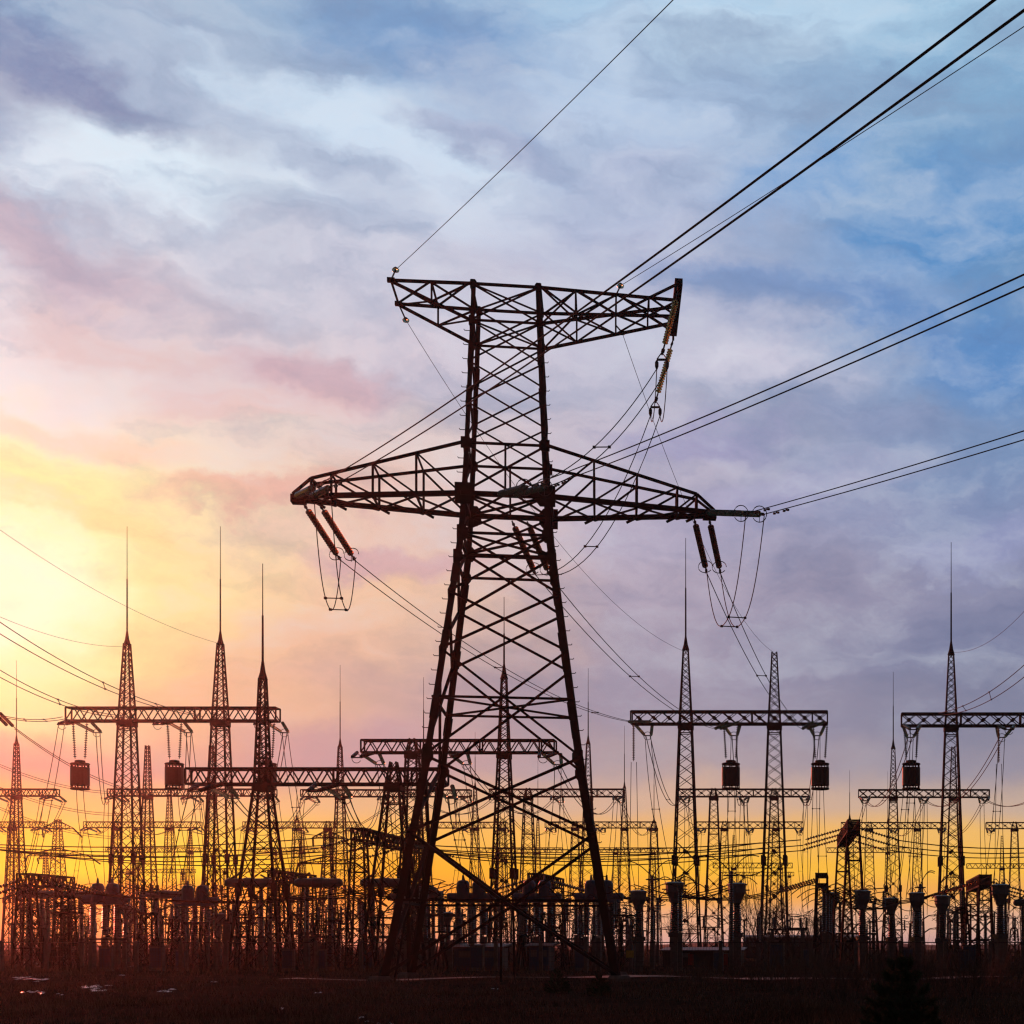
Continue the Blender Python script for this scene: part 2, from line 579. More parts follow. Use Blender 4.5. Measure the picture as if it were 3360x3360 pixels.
def build_snow():
    m = material('old_snow', (0.86, 0.84, 0.86), 0.35, 0.0, var=0.25, scale=9.0, bump=0.3, spec=0.6)
    mb = MB()
    spots = [(120, 3158, 60, 6), (165, 3166, 40, 4), (105, 3172, 18, 3), (72, 3210, 26, 4), (120, 3214, 30, 4), (300, 3236, 44, 6), (345, 3248, 40, 5),
             (350, 3232, 18, 3), (440, 3168, 18, 3), (405, 3202, 12, 3), (550, 3250, 28, 4), (190, 3260, 14, 3), (105, 3257, 40, 3), (705, 3222, 12, 2),
             (1190, 3325, 12, 4), (1240, 3342, 50, 6), (1050, 3262, 20, 3), (930, 3305, 10, 3), (1620, 3240, 16, 2)]
    k = 0
    for u, v, ru, rv in spots:
        for q in range(7 if ru > 25 else 3):
            uu = u + random.uniform(-ru, ru) * (1 if q else 0)
            vv = v + random.uniform(-rv, rv) * (1 if q else 0)
            Y = F * (EYE + 0.06) / (vv - V0)
            x = PX(uu, Y)
            rx, ry = ru * 0.30 / F * Y * random.uniform(0.4, 1), rv / F * Y * Y / 1.8 * 0.17
            n = 18
            pts = []
            ph = random.random() * 6
            for i in range(n):
                a = 2 * math.pi * i / n
                r = 0.6 + 0.25 * math.sin(3 * a + ph) + 0.22 * math.sin(5 * a + 2 * ph) + random.uniform(-.12, .12)
                pts.append((x + rx * r * math.cos(a), Y + ry * r * math.sin(a)))
            zc = ground_z(x, Y)
            n0 = len(mb.v)
            mb.v.append((x, Y + ry * 0.2, zc + 0.055))
            mb.v += [(px, py, ground_z(px, py) + 0.02) for px, py in pts]
            mb.f += [(n0, n0 + 1 + i, n0 + 1 + (i + 1) % n) for i in range(n)]
            PATCH.append((x, Y, rx * 1.3, ry * 1.2 + 1.2))
    o = mb.build('snow', m)
    o['kind'] = 'stuff'
    o['label'] = 'last flecks of old snow in the dark grass'


build_snow()

# ---------------------------------------------------------------- the big anchor pylon
CX, CY, ROT = -18.7, 89.8, R(8.4)
pyl = thing('transmission_pylon', (CX, CY, 0), 'huge dark lattice transmission pylon with two crossarms, standing alone before the substation', 'pylon', rz=ROT)
PM = Matrix.Translation((CX, CY, 0)) @ Matrix.Rotation(ROT, 4, 'Z')


def loc2w(a, b, H):
    return PM @ Vector((a, b, H + EYE))


PROF = [(-1.95, 6.12), (10.1, 4.1), (22.3, 2.48), (24.46, 2.33), (27.25, 2.18), (34.0, 1.9), (36.0, 1.83)]


def hw(H):
    for (h0, w0), (h1, w1) in zip(PROF, PROF[1:]):
        if H <= h1:
            return w0 + (w1 - w0) * (H - h0) / (h1 - h0)
    return PROF[-1][1]


def V(a, b, H):
    return Vector((a, b, H + EYE))


def corner(sa, sb, H):
    w = hw(H)
    return V(sa * w, sb * w, H)


def build_pylon():
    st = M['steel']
    for sa in (-1, 1):
        for sb in (-1, 1):
            mb = MB()
            for (h0, _), (h1, _), w in zip(PROF, PROF[1:], (0.40, 0.34, 0.30, 0.27, 0.25, 0.24)):
                mb.angle(corner(sa, sb, h0), corner(sa, sb, h1), w, w * 0.16, (-sa, 0, 0), (0, -sb, 0))
            # splice plates standing a little off the angle
            for H in (4.2, 8.1, 12.1, 15.9, 19.6, 29.4, 31.7):
                c0, c1 = corner(sa, sb, H), corner(sa, sb, H + 1.0)
                off = Vector((sa * 0.03, sb * 0.03, 0))
                mb.angle(c0 + off, c1 + off, 0.42 if H < 20 else 0.32, 0.05, (-sa, 0, 0), (0, -sb, 0))
            for H, s in ((24.46, 1.15), (22.3, 0.85), (10.1, 0.8), (27.25, 0.62), (34.0, 0.5), (36.0, 0.45), (21.0, 0.7)):
                c = corner(sa, sb, H)
                x0, x1 = c.x - sa * s * 0.62, c.x + sa * (0.30 * s if H in (24.46, 27.25) else 0.04)
                z0, z1 = c.z - 0.5 * s, c.z + 0.5 * s
                yo = c.y + sb * 0.03
                g = [(x0, z0 + .25 * s), (x0 + sa * .2 * s, z0), (x1, z0), (x1, z1), (x0 + sa * .2 * s, z1), (x0, z1 - .25 * s)]
                mb.quad_prism([(x, yo, z) for x, z in g], [(x, yo + sb * 0.04, z) for x, z in g])
                xo = c.x + sa * 0.035
                y0, y1 = c.y - sb * s * 0.6, c.y
                mb.quad_prism([(xo, y0, z0 + .1 * s), (xo, y1, z0), (xo, y1, z1), (xo, y0, z1 - .1 * s)], [(xo + sa * .04, y0, z0 + .1 * s), (xo + sa * .04, y1, z0), (xo + sa * .04, y1, z1), (xo + sa * .04, y0, z1 - .1 * s)])
            if sb < 0:
                H = 1.0
                while H < 33.5:
                    c = corner(sa, sb, H)
                    mb.tube([c, c + Vector((sa * 0.26, 0, 0)), c + Vector((sa * 0.30, 0, 0.07))], 0.022, 4)
                    H += 0.78 if H > 10 else 0.9
            leg = mb.build('leg', st, pyl)
            fb = MB()
            c = corner(sa, sb, -1.75)
            fb.lathe([(0.62, -0.5), (0.62, 0.05), (0.5, 0.22)], 4, (c.x, c.y, 0.0))
            fb.build('foundation', M['conc'], leg)

    def face(name, pairs):
        mb = MB()
        for p, q, w in pairs:
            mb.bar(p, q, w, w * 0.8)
        return mb.build(name, st, pyl)

    levels = [10.1, 15.9, 19.05, 22.3]
    for ax in (0, 1):
        for sg in (-1, 1):
            def c(t, H):          # t: -1..1 across this face
                w = hw(H)
                return V(t * w, sg * w, H) if ax == 0 else V(sg * w, t * w, H)
            pr = []
            for t in (-1, 1):
                pr.append((c(t, -1.6), c(0, 2.4), 0.20))
                pr.append((c(0, 2.4), c(t, 6.0), 0.20))
                pr.append((c(t, 6.0), c(-t, 10.1), 0.19))
                pr.append((c(t, 2.4), c(0, 2.4), 0.17))
            for h0, h1 in zip(levels, levels[1:]):
                for t in (-1, 1):
                    pr.append((c(t, h0), c(-t, h1), 0.16))
            pr.append((c(0, 2.3), c(0, -1.95), 0.12))
            for H in (13.27,):
                pr.append((c(-1, H), c(1, H), 0.15))
            for H in (21.0, 22.3):
                pr.append((c(-1, H), c(1, H), 0.16))
            for t in (-1, 1):
                pr.append((c(t, 22.3), c(-t, 24.46), 0.13))
                pr.append((c(t, 24.46), c(-t, 27.25), 0.13))
                hs = [27.25, 29.5, 31.75, 34.0]
                for h0, h1 in zip(hs, hs[1:]):
                    pr.append((c(t, h0), c(-t, h1), 0.095))
                pr.append((c(t, 34.0), c(-t, 36.0), 0.10))
            pr += [(c(-1, 24.46), c(1, 24.46), 0.30), (c(-1, 27.25), c(1, 27.25), 0.15), (c(-1, 34.0), c(1, 34.0), 0.13), (c(-1, 36.0), c(1, 36.0), 0.16)]
            pr.append((c(0, 24.46), c(0, 27.25), 0.11))
            face('face_bracing', pr)
    # plan bracing
    for H, w in ((13.27, 0.13), (22.3, 0.14), (24.46, 0.14), (34.0, 0.09), (36.0, 0.09)):
        face('plan_bracing', [(corner(-1, -1, H), corner(1, 1, H), w), (corner(-1, 1, H), corner(1, -1, H), w)])
    # lower crossarm, both sides
    H0, H1, TIP = 24.46, 27.25, 11.45
    for sa in (-1, 1):
        mb = MB()
        w0 = hw(H0)
        posts = [4.75, 7.1, 9.35, 10.45]

        def half(a):
            return w0 + (0.32 - w0) * (a - w0) / (TIP - w0)

        def zt(a):
            return H1 + (25.42 - H1) * (a - w0) / (10.45 - w0)
        for sb in (-1, 1):
            mb.bar(V(sa * w0, sb * w0, H0), V(sa * TIP, sb * 0.32, H0), 0.24, 0.26)
            mb.bar(V(sa * w0, sb * hw(H1), H1), V(sa * 10.45, sb * half(10.45), 25.42), 0.15)
            mb.bar(V(sa * 10.45, sb * half(10.45), 25.42), V(sa * TIP, sb * 0.30, H0 + .15), 0.14)
            pa = w0
            for a in posts:
                mb.bar(V(sa * a, sb * half(a), H0), V(sa * a, sb * half(a), zt(a)), 0.12)
                mb.bar(V(sa * a, sb * half(a), zt(a)), V(sa * pa, sb * half(pa), H0), 0.10)
                pa = a
            # little projecting lugs under the chord joints
        pa = w0
        for a in posts:
            mb.bar(V(sa * pa, -half(pa), H0 - 0.10), V(sa * a, half(a), H0 - 0.10), 0.12, 0.08)
            mb.bar(V(sa * pa, half(pa), H0 - 0.16), V(sa * a, -half(a), H0 - 0.16), 0.12, 0.08)
            mb.bar(V(sa * a, -half(a), H0 - .05), V(sa * a, half(a), H0 - .05), 0.11)
            mb.bar(V(sa * a, half(a), H0 - 0.04), V(sa * (a - 0.55), half(a - .55), H0 - 0.30), 0.2, 0.1)
            mb.bar(V(sa * a, -half(a), zt(a)), V(sa * a, half(a), zt(a)), 0.09)
            pa = a
        mb.box((sa * (TIP - 0.25), 0, H0 + EYE - 0.28), 0.75, 0.72, 0.42)
        mb.build('crossarm', st, pyl)
    # upper crossarm: left is a box, right ends in a long bar along the line
    for sa, posts, tip, tw in ((-1, [3.95], 6.1, 1.62), (1, [3.75, 5.95, 7.75], 9.3, 1.15)):
        mb = MB()
        w1, w0 = hw(36), hw(34)

        def hb(a):
            return w1 + (tw - w1) * (a - w1) / (tip - w1)

        def zb(a):
            e = 35.95 if sa < 0 else 35.65
            return 34.0 + (e - 34.0) * (a - w0) / (tip - w0)
        for sb in (-1, 1):
            mb.bar(V(sa * w1, sb * w1, 36.0), V(sa * tip, sb * tw, 36.0), 0.15)
            mb.bar(V(sa * w0, sb * w0, 34.0), V(sa * tip, sb * tw, zb(tip)), 0.15)
            pa = w0
            for a in posts:
                mb.bar(V(sa * a, sb * hb(a), 36.0), V(sa * a, sb * hb(a), zb(a)), 0.10)
                mb.bar(V(sa * pa, sb * hb(pa), 36.0), V(sa * a, sb * hb(a), zb(a)), 0.09)
                if sa > 0:
                    mb.bar(V(sa * pa, sb * hb(pa), zb(pa)), V(sa * a, sb * hb(a), 36.0), 0.09)
                pa = a
            if sa < 0:
                mb.bar(V(sa * pa, sb * hb(pa), zb(pa)), V(-w0, sb * w0, 36.0), 0.09)
        pa = w0
        for a in posts + [tip]:
            mb.bar(V(sa * pa, -hb(pa), 36.06), V(sa * a, hb(a), 36.06), 0.09)
            mb.bar(V(sa * pa, hb(pa), 35.97), V(sa * a, -hb(a), 35.97), 0.09)
            mb.bar(V(sa * pa, -hb(pa), zb(pa)), V(sa * a, hb(a), zb(a)), 0.08)
            mb.bar(V(sa * a, -hb(a), 36.0), V(sa * a, hb(a), 36.0), 0.10)
            pa = a
        if sa < 0:
            for sb in (-1, 1):
                mb.box((-tip, sb * tw, 36 + EYE - 0.1), 0.4, 0.25, 0.22)
        mb.build('crossarm', st, pyl)
    mb = MB()
    mb.bar(V(9.3, -3.75, 36.0), V(9.3, 3.75, 36.0), 0.42, 0.34)
    for sb in (-1, 1):
        mb.bar(V(9.25, sb * 3.4, 36.0), V(7.75, sb * 1.25, 36.0), 0.12)
        mb.box((9.3, sb * 3.6, 36 + EYE - 0.45), 0.12, 0.2, 0.3)
    mb.build('end_beam', st, pyl)


build_pylon()

# ---------------------------------------------------------------- insulator strings
STR = {}


def string_mesh(L, nd, r, mat):
    k = (round(L, 2), nd, r, mat)
    if k not in STR:
        mb = MB()
        prof = [(0.03, 0.0)]
        for i in range(nd):
            h = 0.10 + (L - 0.2) * (i + 0.5) / nd
            p = (L - 0.2) / nd
            prof += [(0.045, h - p * 0.42), (r, h - p * 0.16), (r * 0.96, h + p * 0.05), (0.05, h + p * 0.1)]
        prof += [(0.03, L)]
        mb.lathe(prof, 10)
        STR[k] = mb.mesh('disc_stack', M[mat])
    return STR[k]


FIT = {}


def fitting_mesh(k):
    if k not in FIT:
        mb = MB()
        if k == 0:
            mb.bar((0, 0, -0.55), (0, 0, 0.06), 0.07)
            mb.box((0, 0, -0.32), 0.14, 0.10, 0.16)
        else:
            mb.bar((0, 0, -0.05), (0, 0, 0.55), 0.07)
            mb.box((0, 0, 0.2), 0.12, 0.16, 0.2)
        FIT[k] = mb.mesh('end_fitting', M['steel2'])
    return FIT[k]


def ins_string(p, q, label, group, nd=22, r=0.17, mat='glass', ring=0.0, fit=True):
    """A string of disc insulators from p to q, a thing of its own."""
    p, q = Vector(p), Vector(q)
    d = q - p
    lead = 0.55 if fit else 0.1
    L = d.length - 2 * lead
    rot = d.to_track_quat('Z', 'Y')
    t = thing('insulator_string', p, label, 'insulator', group)
    off = d.normalized() * lead
    place('disc_stack', string_mesh(L, nd, r, mat), t, off, rot)
    if fit:
        place('end_fitting', fitting_mesh(0), t, off, rot)
        place('end_fitting', fitting_mesh(1), t, off + d.normalized() * L, rot)
    if ring:
        mb = MB()
        c = off + d.normalized() * (L - 0.1)
        mb.ring(c, ring, 0.025, d, 16, 0.9, 0.6)
        mb.bar(c, c + Vector((0, 0, -ring)), 0.03)
        mb.build('arcing_ring', M['steel2'], t)
    return t


def sag_pts(p, q, sag, n=24):
    p, q = Vector(p), Vector(q)
    return [p.lerp(q, i / n) - Vector((0, 0, 4 * sag * (i / n) * (1 - i / n))) for i in range(n + 1)]


def wire_thing(name, paths, r, label, group=None, spacers=(), cat='power line'):
    t = thing(name, paths[0][0], label, cat, group)
    o = Vector(paths[0][0])
    for pts in paths:
        mb = MB()
        mb.tube([Vector(x) - o for x in pts], r, 5)
        mb.build('wire', M['wire'], t)
    for k in spacers:
        if len(paths) > 1:
            a, b = Vector(paths[0][k]) - o, Vector(paths[1][k]) - o
            mb = MB()
            mb.bar(a, b, 0.05)
            mb.box(a - Vector((0, 0, .06)), 0.14, 0.14, 0.12)
            mb.box(b - Vector((0, 0, .06)), 0.14, 0.14, 0.12)
            mb.build('spacer', M['steel2'], t)
    return t


# line azimuth of the span that comes over the camera's right shoulder
LDIR = Vector((0.517, -1.0, 0)).normalized()


def incoming(p, u1, v1, sag=9.0, span=300.0):
    """A parabola from p along the line azimuth that leaves the frame at (u1, v1)."""
    k = (u1 - U0) / F
    s = (k * p.y - p.x) / (LDIR.x - k * LDIR.y)
    y1 = p.y + LDIR.y * s
    z1 = EYE + (V0 - v1) / F * y1
    c = 4 * sag / span / span
    g = (z1 - p.z - c * s * s) / s
    pts = []
    n = 44
    for i in range(n + 1):
        t = 150.0 * (i / n) ** 1.15
        pts.append(Vector((p.x + LDIR.x * t, p.y + LDIR.y * t, p.z + g * t + c * t * t)))
    return pts, Vector((LDIR.x, LDIR.y, g)).normalized()


side_names = {-1: 'left arm', 0: 'middle', 1: 'right arm'}
PH = {}
exits = {-1: [(3262, 0), (3360, 34)], 0: [(3360, 901), (3360, 941)], 1: [(3360, 1414), (3360, 1443)]}
for ph, a0 in ((-1, -11.2), (0, 0.0), (1, 11.2)):
    starts, ends, wires = [], [], []
    b0 = -2.33 if ph == 0 else -0.35
    for k in (0, 1):
        aa = a0 + (-0.42 + 0.84 * k if ph == 0 else (-0.15 if ph > 0 else -0.1) + 0.75 * (k if ph <= 0 else k - 0.2))
        s = loc2w(aa, b0, 24.46)
        d = Vector((LDIR.x, LDIR.y, {-1: -0.17, 0: -0.18, 1: -0.25}[ph])).normalized()
        Ls = 5.9 + (0.0 if k == 0 else 0.6)
        e = s + d * Ls
        starts.append(s)
        w, _ = incoming(e, *exits[ph][k])
        ends.append(e)
        wires.append(w)
        ins_string(s, e, '%s green glass string on the %s of the pylon, holding the incoming wire' % (('outer', 'inner')[k if ph <= 0 else 1 - k], side_names[ph]) if ph else
                   '%s green glass string at the middle of the pylon crossarm, holding the incoming wire' % ('left', 'right')[k],
                   'green tension strings facing the camera side', nd=24, r=0.18, mat='glass', ring=0.42)
    wire_thing('overhead_line', wires, 0.027, 'thick twin wires running from the pylon %s up to the right edge' % (side_names[ph] if ph else 'centre'),
               'incoming twin wires over the camera side')
    # vibration dampers just outside the clamps
    wt = bpy.data.objects['overhead_line'] if ph < 0 else col.objects[-1].parent
    for k in (0, 1):
        for m_ in (1.5, 2.7):
            d = (wires[k][2] - wires[k][0]).normalized()
            c = wires[k][0] + d * m_ - wires[0][0]
            mb = MB()
            mb.bar(c - d * .26 - Vector((0, 0, .1)), c + d * .26 - Vector((0, 0, .1)), 0.03)
            mb.bar(c, c - Vector((0, 0, .1)), 0.05)
            for q in (-1, 1):
                mb.bar(c + d * .16 * q - Vector((0, 0, .1)), c + d * .30 * q - Vector((0, 0, .1)), 0.10)
            mb.build('damper', M['steel2'], wt)
    PH[ph] = {'in': ends}

# outgoing: strings down and away to the tall gantry, then wires
GY = 166.0
outs = {-1: (2062, 2368), 0: (2345, 2392), 1: (2632, 2392)}
for ph, a0 in ((-1, -11.0), (0, 0.1), (1, 10.35)):
    ends, wires = [], []
    b0 = 2.33 if ph == 0 else 0.3
    tgt0 = P(outs[ph][0], outs[ph][1], GY - 4.0)
    for k in (0, 1):
        s = loc2w(a0 + (0.85 * k), b0, 24.25)
        tg = tgt0 + Vector((0.45 * k, 0, 0))
        hd = Vector((tg.x - s.x, tg.y - s.y, 0)).normalized()
        e = s + hd * 4.9 - Vector((0, 0, 1.95))
        ins_string(s, e, '%s brown string hanging below the %s of the pylon crossarm' % (('left', 'right')[k], side_names[ph]),
                   'brown tension strings facing the substation', nd=20, r=0.19, mat='brown', ring=0.42)
        ends.append(e)
        wires.append(sag_pts(e, tg, 1.6, 30))
    PH[ph]['out'] = ends
    PH[ph]['tgt'] = tgt0
    wire_thing('overhead_line', wires, 0.028, 'twin wires sagging from the pylon %s to the tall gantry on the right' % (side_names[ph] if ph else 'centre'),
               'outgoing twin wires to the tall gantry', spacers=(12, 24))


def hang(p, q, depth, n=22, power=2.0):
    pts = []
    for i in range(n + 1):
        t = i / n
        pts.append(p.lerp(q, t) - Vector((0, 0, depth * (1 - abs(2 * t - 1) ** power))))
    return pts


for ph in (-1, 1):
    paths = []
    for k in (0, 1):
        paths.append(hang(PH[ph]['in'][k], PH[ph]['out'][k], 4.3 if ph < 0 else 4.4, power=2.4))
    wire_thing('jumper_loop', paths, 0.027, 'deep U-shaped jumper wires hanging below the %s tip of the pylon' % side_names[ph], 'jumper loops on the pylon', spacers=(9, 13), cat='jumper wire')

# V of support strings under the long end beam
sn, sf = loc2w(9.3, -3.6, 35.6), loc2w(9.3, 3.6, 35.6)
en = P(2172, 1165, sn.y - 0.6)
ef = P(2150, 1322, sf.y - 0.6)
ins_string(sn, en, 'long string of glass discs hanging from the near end of the pylon end beam', 'jumper support strings', nd=17, r=0.17, mat='amber')
ins_string(sf, ef, 'long string of glass discs hanging from the far end of the pylon end beam', 'jumper support strings', nd=17, r=0.17, mat='amber')
for e, nm in ((en, 'near'), (ef, 'far')):
    t = thing('yoke_plate', e, 'small triangular yoke under the %s jumper support string' % nm, 'yoke', 'jumper yokes')
    mb = MB()
    mb.bar((-0.28, 0, -0.25), (0.28, 0, -0.25), 0.10)
    mb.bar((-0.25, 0, -0.2), (0, 0, 0.15), 0.05)
    mb.bar((0.25, 0, -0.2), (0, 0, 0.15), 0.05)
    mb.build('plate', M['steel2'], t)
    for s in (-1, 1):
        mb = MB()
        mb.lathe([(0.04, 0.0), (0.10, -0.12), (0.10, -0.34), (0.04, -0.5)][::-1], 6, (0.28 * s, 0, -0.28))
        mb.build('clamp', M['steel2'], t)
dn = Vector((0, 0, 0.75))
mp = []
for k in (0, 1):
    o = Vector((-0.28 + 0.56 * k, 0, 0))
    mp.append(sag_pts(PH[0]['in'][k], en - dn + o, 1.1, 16) + sag_pts(en - dn + o, ef - dn + o, 1.3, 12)[1:] + sag_pts(ef - dn + o, PH[0]['out'][k], 2.4, 16)[1:])
wire_thing('jumper_loop', mp, 0.027, 'jumper wires of the middle phase held out by the end beam strings', 'jumper loops on the pylon', spacers=(8, 37), cat='jumper wire')

# ground wires with their single glass discs
def disc(p, label, anchor):
    t = thing('glass_disc', p, label, 'insulator', 'ground wire discs on the upper crossarm')
    mb = MB()
    mb.lathe([(0.05, -0.14), (0.17, -0.10), (0.20, 0.0), (0.12, 0.10), (0.04, 0.16)], 12)
    mb.build('disc', M['glass'], t, smooth=True)
    mb = MB()
    mb.bar((0, 0, 0), anchor - p, 0.06)
    mb.build('shackle', M['steel2'], t)


gl = loc2w(-6.1, -1.62, 36.0) + Vector((0.35, -0.35, 0.42))
gr = loc2w(5.95, -1.4, 36.0) + Vector((0.3, -0.4, 0.35))
glf = loc2w(-6.1, 1.62, 36.0) + Vector((0.3, 0.4, -0.75))
grf = loc2w(5.95, 1.4, 36.0) + Vector((0.3, 0.45, -0.85))
disc(gl, 'glass disc above the near left corner of the upper crossarm', loc2w(-6.1, -1.62, 36.0))
disc(gr, 'glass disc above the near chord on the right of the upper crossarm', loc2w(5.95, -1.4, 36.0))
disc(glf, 'glass disc below the far left corner of the upper crossarm', loc2w(-6.1, 1.62, 36.0))
disc(grf, 'glass disc below the far chord on the right of the upper crossarm', loc2w(5.95, 1.4, 35.4))
wire_thing('ground_wire', [incoming(gl, 2208, 0, 6.0)[0]], 0.017, 'thin reddish ground wire rising from the left corner to the top edge', 'ground wires')
wire_thing('ground_wire', [incoming(gr, 3360, 87, 6.0)[0]], 0.017, 'thin ground wire running beside the thick wires to the right edge', 'ground wires')
wire_thing('ground_wire', [sag_pts(glf, P(2248, 2138, GY), 3.2, 40)], 0.016, 'thin ground wire falling behind the pylon to the mast right of it', 'ground wires')
wire_thing('ground_wire', [sag_pts(grf, P(2538, 2140, GY), 3.2, 40)], 0.016, 'thin ground wire falling to the flat-topped gantry mast', 'ground wires')

# ---------------------------------------------------------------- gantries
MESHES = {}


def lattice_mast(zb, zt, wb, wm, wt, leg, br, plates):
    """A square lattice mast: wide foot, wm wide at the beam level zb, wt at the top zt."""
    key = ('mast', round(zb, 1), round(zt, 1), round(wb, 2), round(wm, 2), round(wt, 2), leg, br, plates)
    if key in MESHES:
        return MESHES[key]
    mb = MB()

    def w(z):
        return (wb + (wm - wb) * z / zb if z < zb else wm + (wt - wm) * (z - zb) / max(zt - zb, 0.1)) / 2
    for sx in (-1, 1):
        for sy in (-1, 1):
            mb.bar((sx * w(0), sy * w(0), -0.3), (sx * w(zb), sy * w(zb), zb), leg, leg, leg * 0.85)
            if zt > zb + 0.3:
                mb.bar((sx * w(zb), sy * w(zb), zb), (sx * w(zt), sy * w(zt), zt), leg * 0.8, leg * 0.8, leg * 0.6)
    z = 0.2
    k = 0
    zs = [z]
    while z < zt - 0.2:
        h = max(0.62, 2 * w(z) * (0.95 if z < zb * 0.45 else 0.72))
        if z < zb < z + h * 1.4:
            h = zb - z
        elif z + h > zt - 0.4:
            h = zt - z
        z += h
        zs.append(z)
    for i, (z0, z1) in enumerate(zip(zs, zs[1:])):
        a, b = w(z0), w(z1)
        bw = br * (1.15 if z0 < zb * 0.45 else 0.9)
        for s in (-1, 1):
            for t in (-1, 1):
                mb.bar((-t * a, s * a, z0), (t * b, s * b, z1), bw, bw * 0.6)
                mb.bar((s * a, -t * a, z0), (s * b, t * b, z1), bw * 0.6, bw)
        if plates and z0 < zb * 0.45:
            zc = (z0 + z1) / 2
            c = (a + b) / 2
            for s in (-1, 1):
                g = 0.22
                mb.quad_prism([(x, s * c - 0.06, zz) for x, zz in ((-g, zc), (0, zc - g), (g, zc), (0, zc + g))], [(x, s * c + 0.06, zz) for x, zz in ((-g, zc), (0, zc - g), (g, zc), (0, zc + g))])
        if i in (0, len(zs) // 2) or abs(z1 - zb) < 0.01:
            for s in (-1, 1):
                mb.bar((-b, s * b, z1), (b, s * b, z1), br)
                mb.bar((s * b, -b, z1), (s * b, b, z1), br)
    if plates:
        z1 = zb * 0.43
        c = w(z1)
        for sx in (-1, 1):
            mb.box((sx * c, -c, z1 - 0.5), 0.42, 0.3, 1.0)
            mb.box((sx * c, c, z1 - 0.5), 0.42, 0.3, 1.0)
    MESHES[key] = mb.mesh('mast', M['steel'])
    return MESHES[key]


def spike_mesh(h, r):
    key = ('spike', round(h, 1), r)
    if key not in MESHES:
        mb = MB()
        mb.lathe([(r * 7, 0), (r * 4, 0.5 * r * 20), (r * 1.6, r * 26), (r * 1.3, h * 0.55), (r * 0.8, h * 0.56), (r * 0.5, h)], 6)
        MESHES[key] = mb.mesh('lightning_rod', M['steel'])
    return MESHES[key]


def beam_mesh(L, h, d, ch, br, dbl):
    key = ('beam', round(L, 1), round(h, 2), ch, br, dbl)
    if key in MESHES:
        return MESHES[key]
    mb = MB()
    for y in (-d / 2, d / 2):
        for z in (0, h):
            mb.bar((-L / 2, y, z), (L / 2, y, z), ch)
    n = max(4, int(round(L / (h * 1.25))))
    for i in range(n + 1):
        x = -L / 2 + L * i / n
        if i % 4 == 0 or i == n:
            for y in (-d / 2, d / 2):
                mb.bar((x, y, 0), (x, y, h), ch * 0.8)
            mb.bar((x, -d / 2, 0), (x, d / 2, 0), br)
            mb.bar((x, -d / 2, h), (x, d / 2, h), br)
        if i < n:
            x2 = -L / 2 + L * (i + 1) / n
            for y in (-d / 2, d / 2):
                if dbl:
                    mb.bar((x, y, 0), (x2, y, h), br, br * .7)
                    mb.bar((x, y, h), (x2, y, 0), br * .7, br)
                    xc = (x + x2) / 2
                    g = h * 0.13
                    mb.quad_prism([(xc - g * 1.5, y - .04, h / 2), (xc, y - .04, h / 2 - g), (xc + g * 1.5, y - .04, h / 2), (xc, y - .04, h / 2 + g)],
                                  [(xc - g * 1.5, y + .04, h / 2), (xc, y + .04, h / 2 - g), (xc + g * 1.5, y + .04, h / 2), (xc, y + .04, h / 2 + g)])
                else:
                    xc = (x + x2) / 2
                    mb.bar((x, y, 0), (xc, y, h), br)
                    mb.bar((xc, y, h), (x2, y, 0), br)
            mb.bar((x, -d / 2, 0), (x2, d / 2, 0), br * .8)
            mb.bar((x, d / 2, h), (x2, -d / 2, h), br * .8)
    MESHES[key] = mb.mesh('beam', M['steel'])
    return MESHES[key]


GAN = {}
PHN = ('left', 'middle', 'right')


def gantry(key, label, short, Y, u0, u1, v0, v1, masts, phases=(0.05, 0.5, 0.96), group='portal gantries', plates=True, dbl=False, base=None, big=True, wscale=1.0):
    """u0..u1: beam ends, v0..v1: beam top and bottom; masts: (u, v of top, v of rod top or None)."""
    x0, x1 = PX(u0, Y), PX(u1, Y)
    zb, zt = EYE + (V0 - v1) / F * Y, EYE + (V0 - v0) / F * Y
    xc = (x0 + x1) / 2
    t = thing('gantry', (xc, Y, 0), label, 'gantry', group)
    h = zt - zb
    d = h * 1.0
    place('beam', beam_mesh(x1 - x0, h, d, 0.17 if big else 0.14, 0.095 if big else 0.08, dbl), t, (0, 0, zb))
    for u, vt, vs in masts:
        x = PX(u, Y)
        ztop = EYE + (V0 - vt) / F * Y if vt else zt
        wm = h * 0.98 * wscale
        m = place('mast', lattice_mast(zb, max(ztop, zt + 0.2), base or 3.0 * wscale, wm, 0.5 * wscale, 0.19 if big else 0.16, 0.09 if big else 0.075, plates), t, (x - xc, 0, 0))
        mb = MB()
        g = wm / 2 + 0.08
        for sg in (-1, 1):
            mb.box((0, sg * g, zb - 0.55), 2 * g + .15, 0.06, 0.6)
            mb.box((sg * (g + .03), 0, zb - 0.5), 0.05, 2 * g + .1, 0.35)
        mb.build('joint_collar', M['steel'], m)
        if vs:
            zs = EYE + (V0 - vs) / F * Y
            mb = MB()
            place('lightning_rod', spike_mesh(zs - ztop, 0.055 if big else 0.05), m, (0, 0, ztop - 0.1))
    ph = [Vector((x0 + f * (x1 - x0), Y, zb)) for f in phases]
    GAN[key] = dict(t=t, Y=Y, zb=zb, zt=zt, d=d, ph=ph, short=short, xc=xc)
    return t


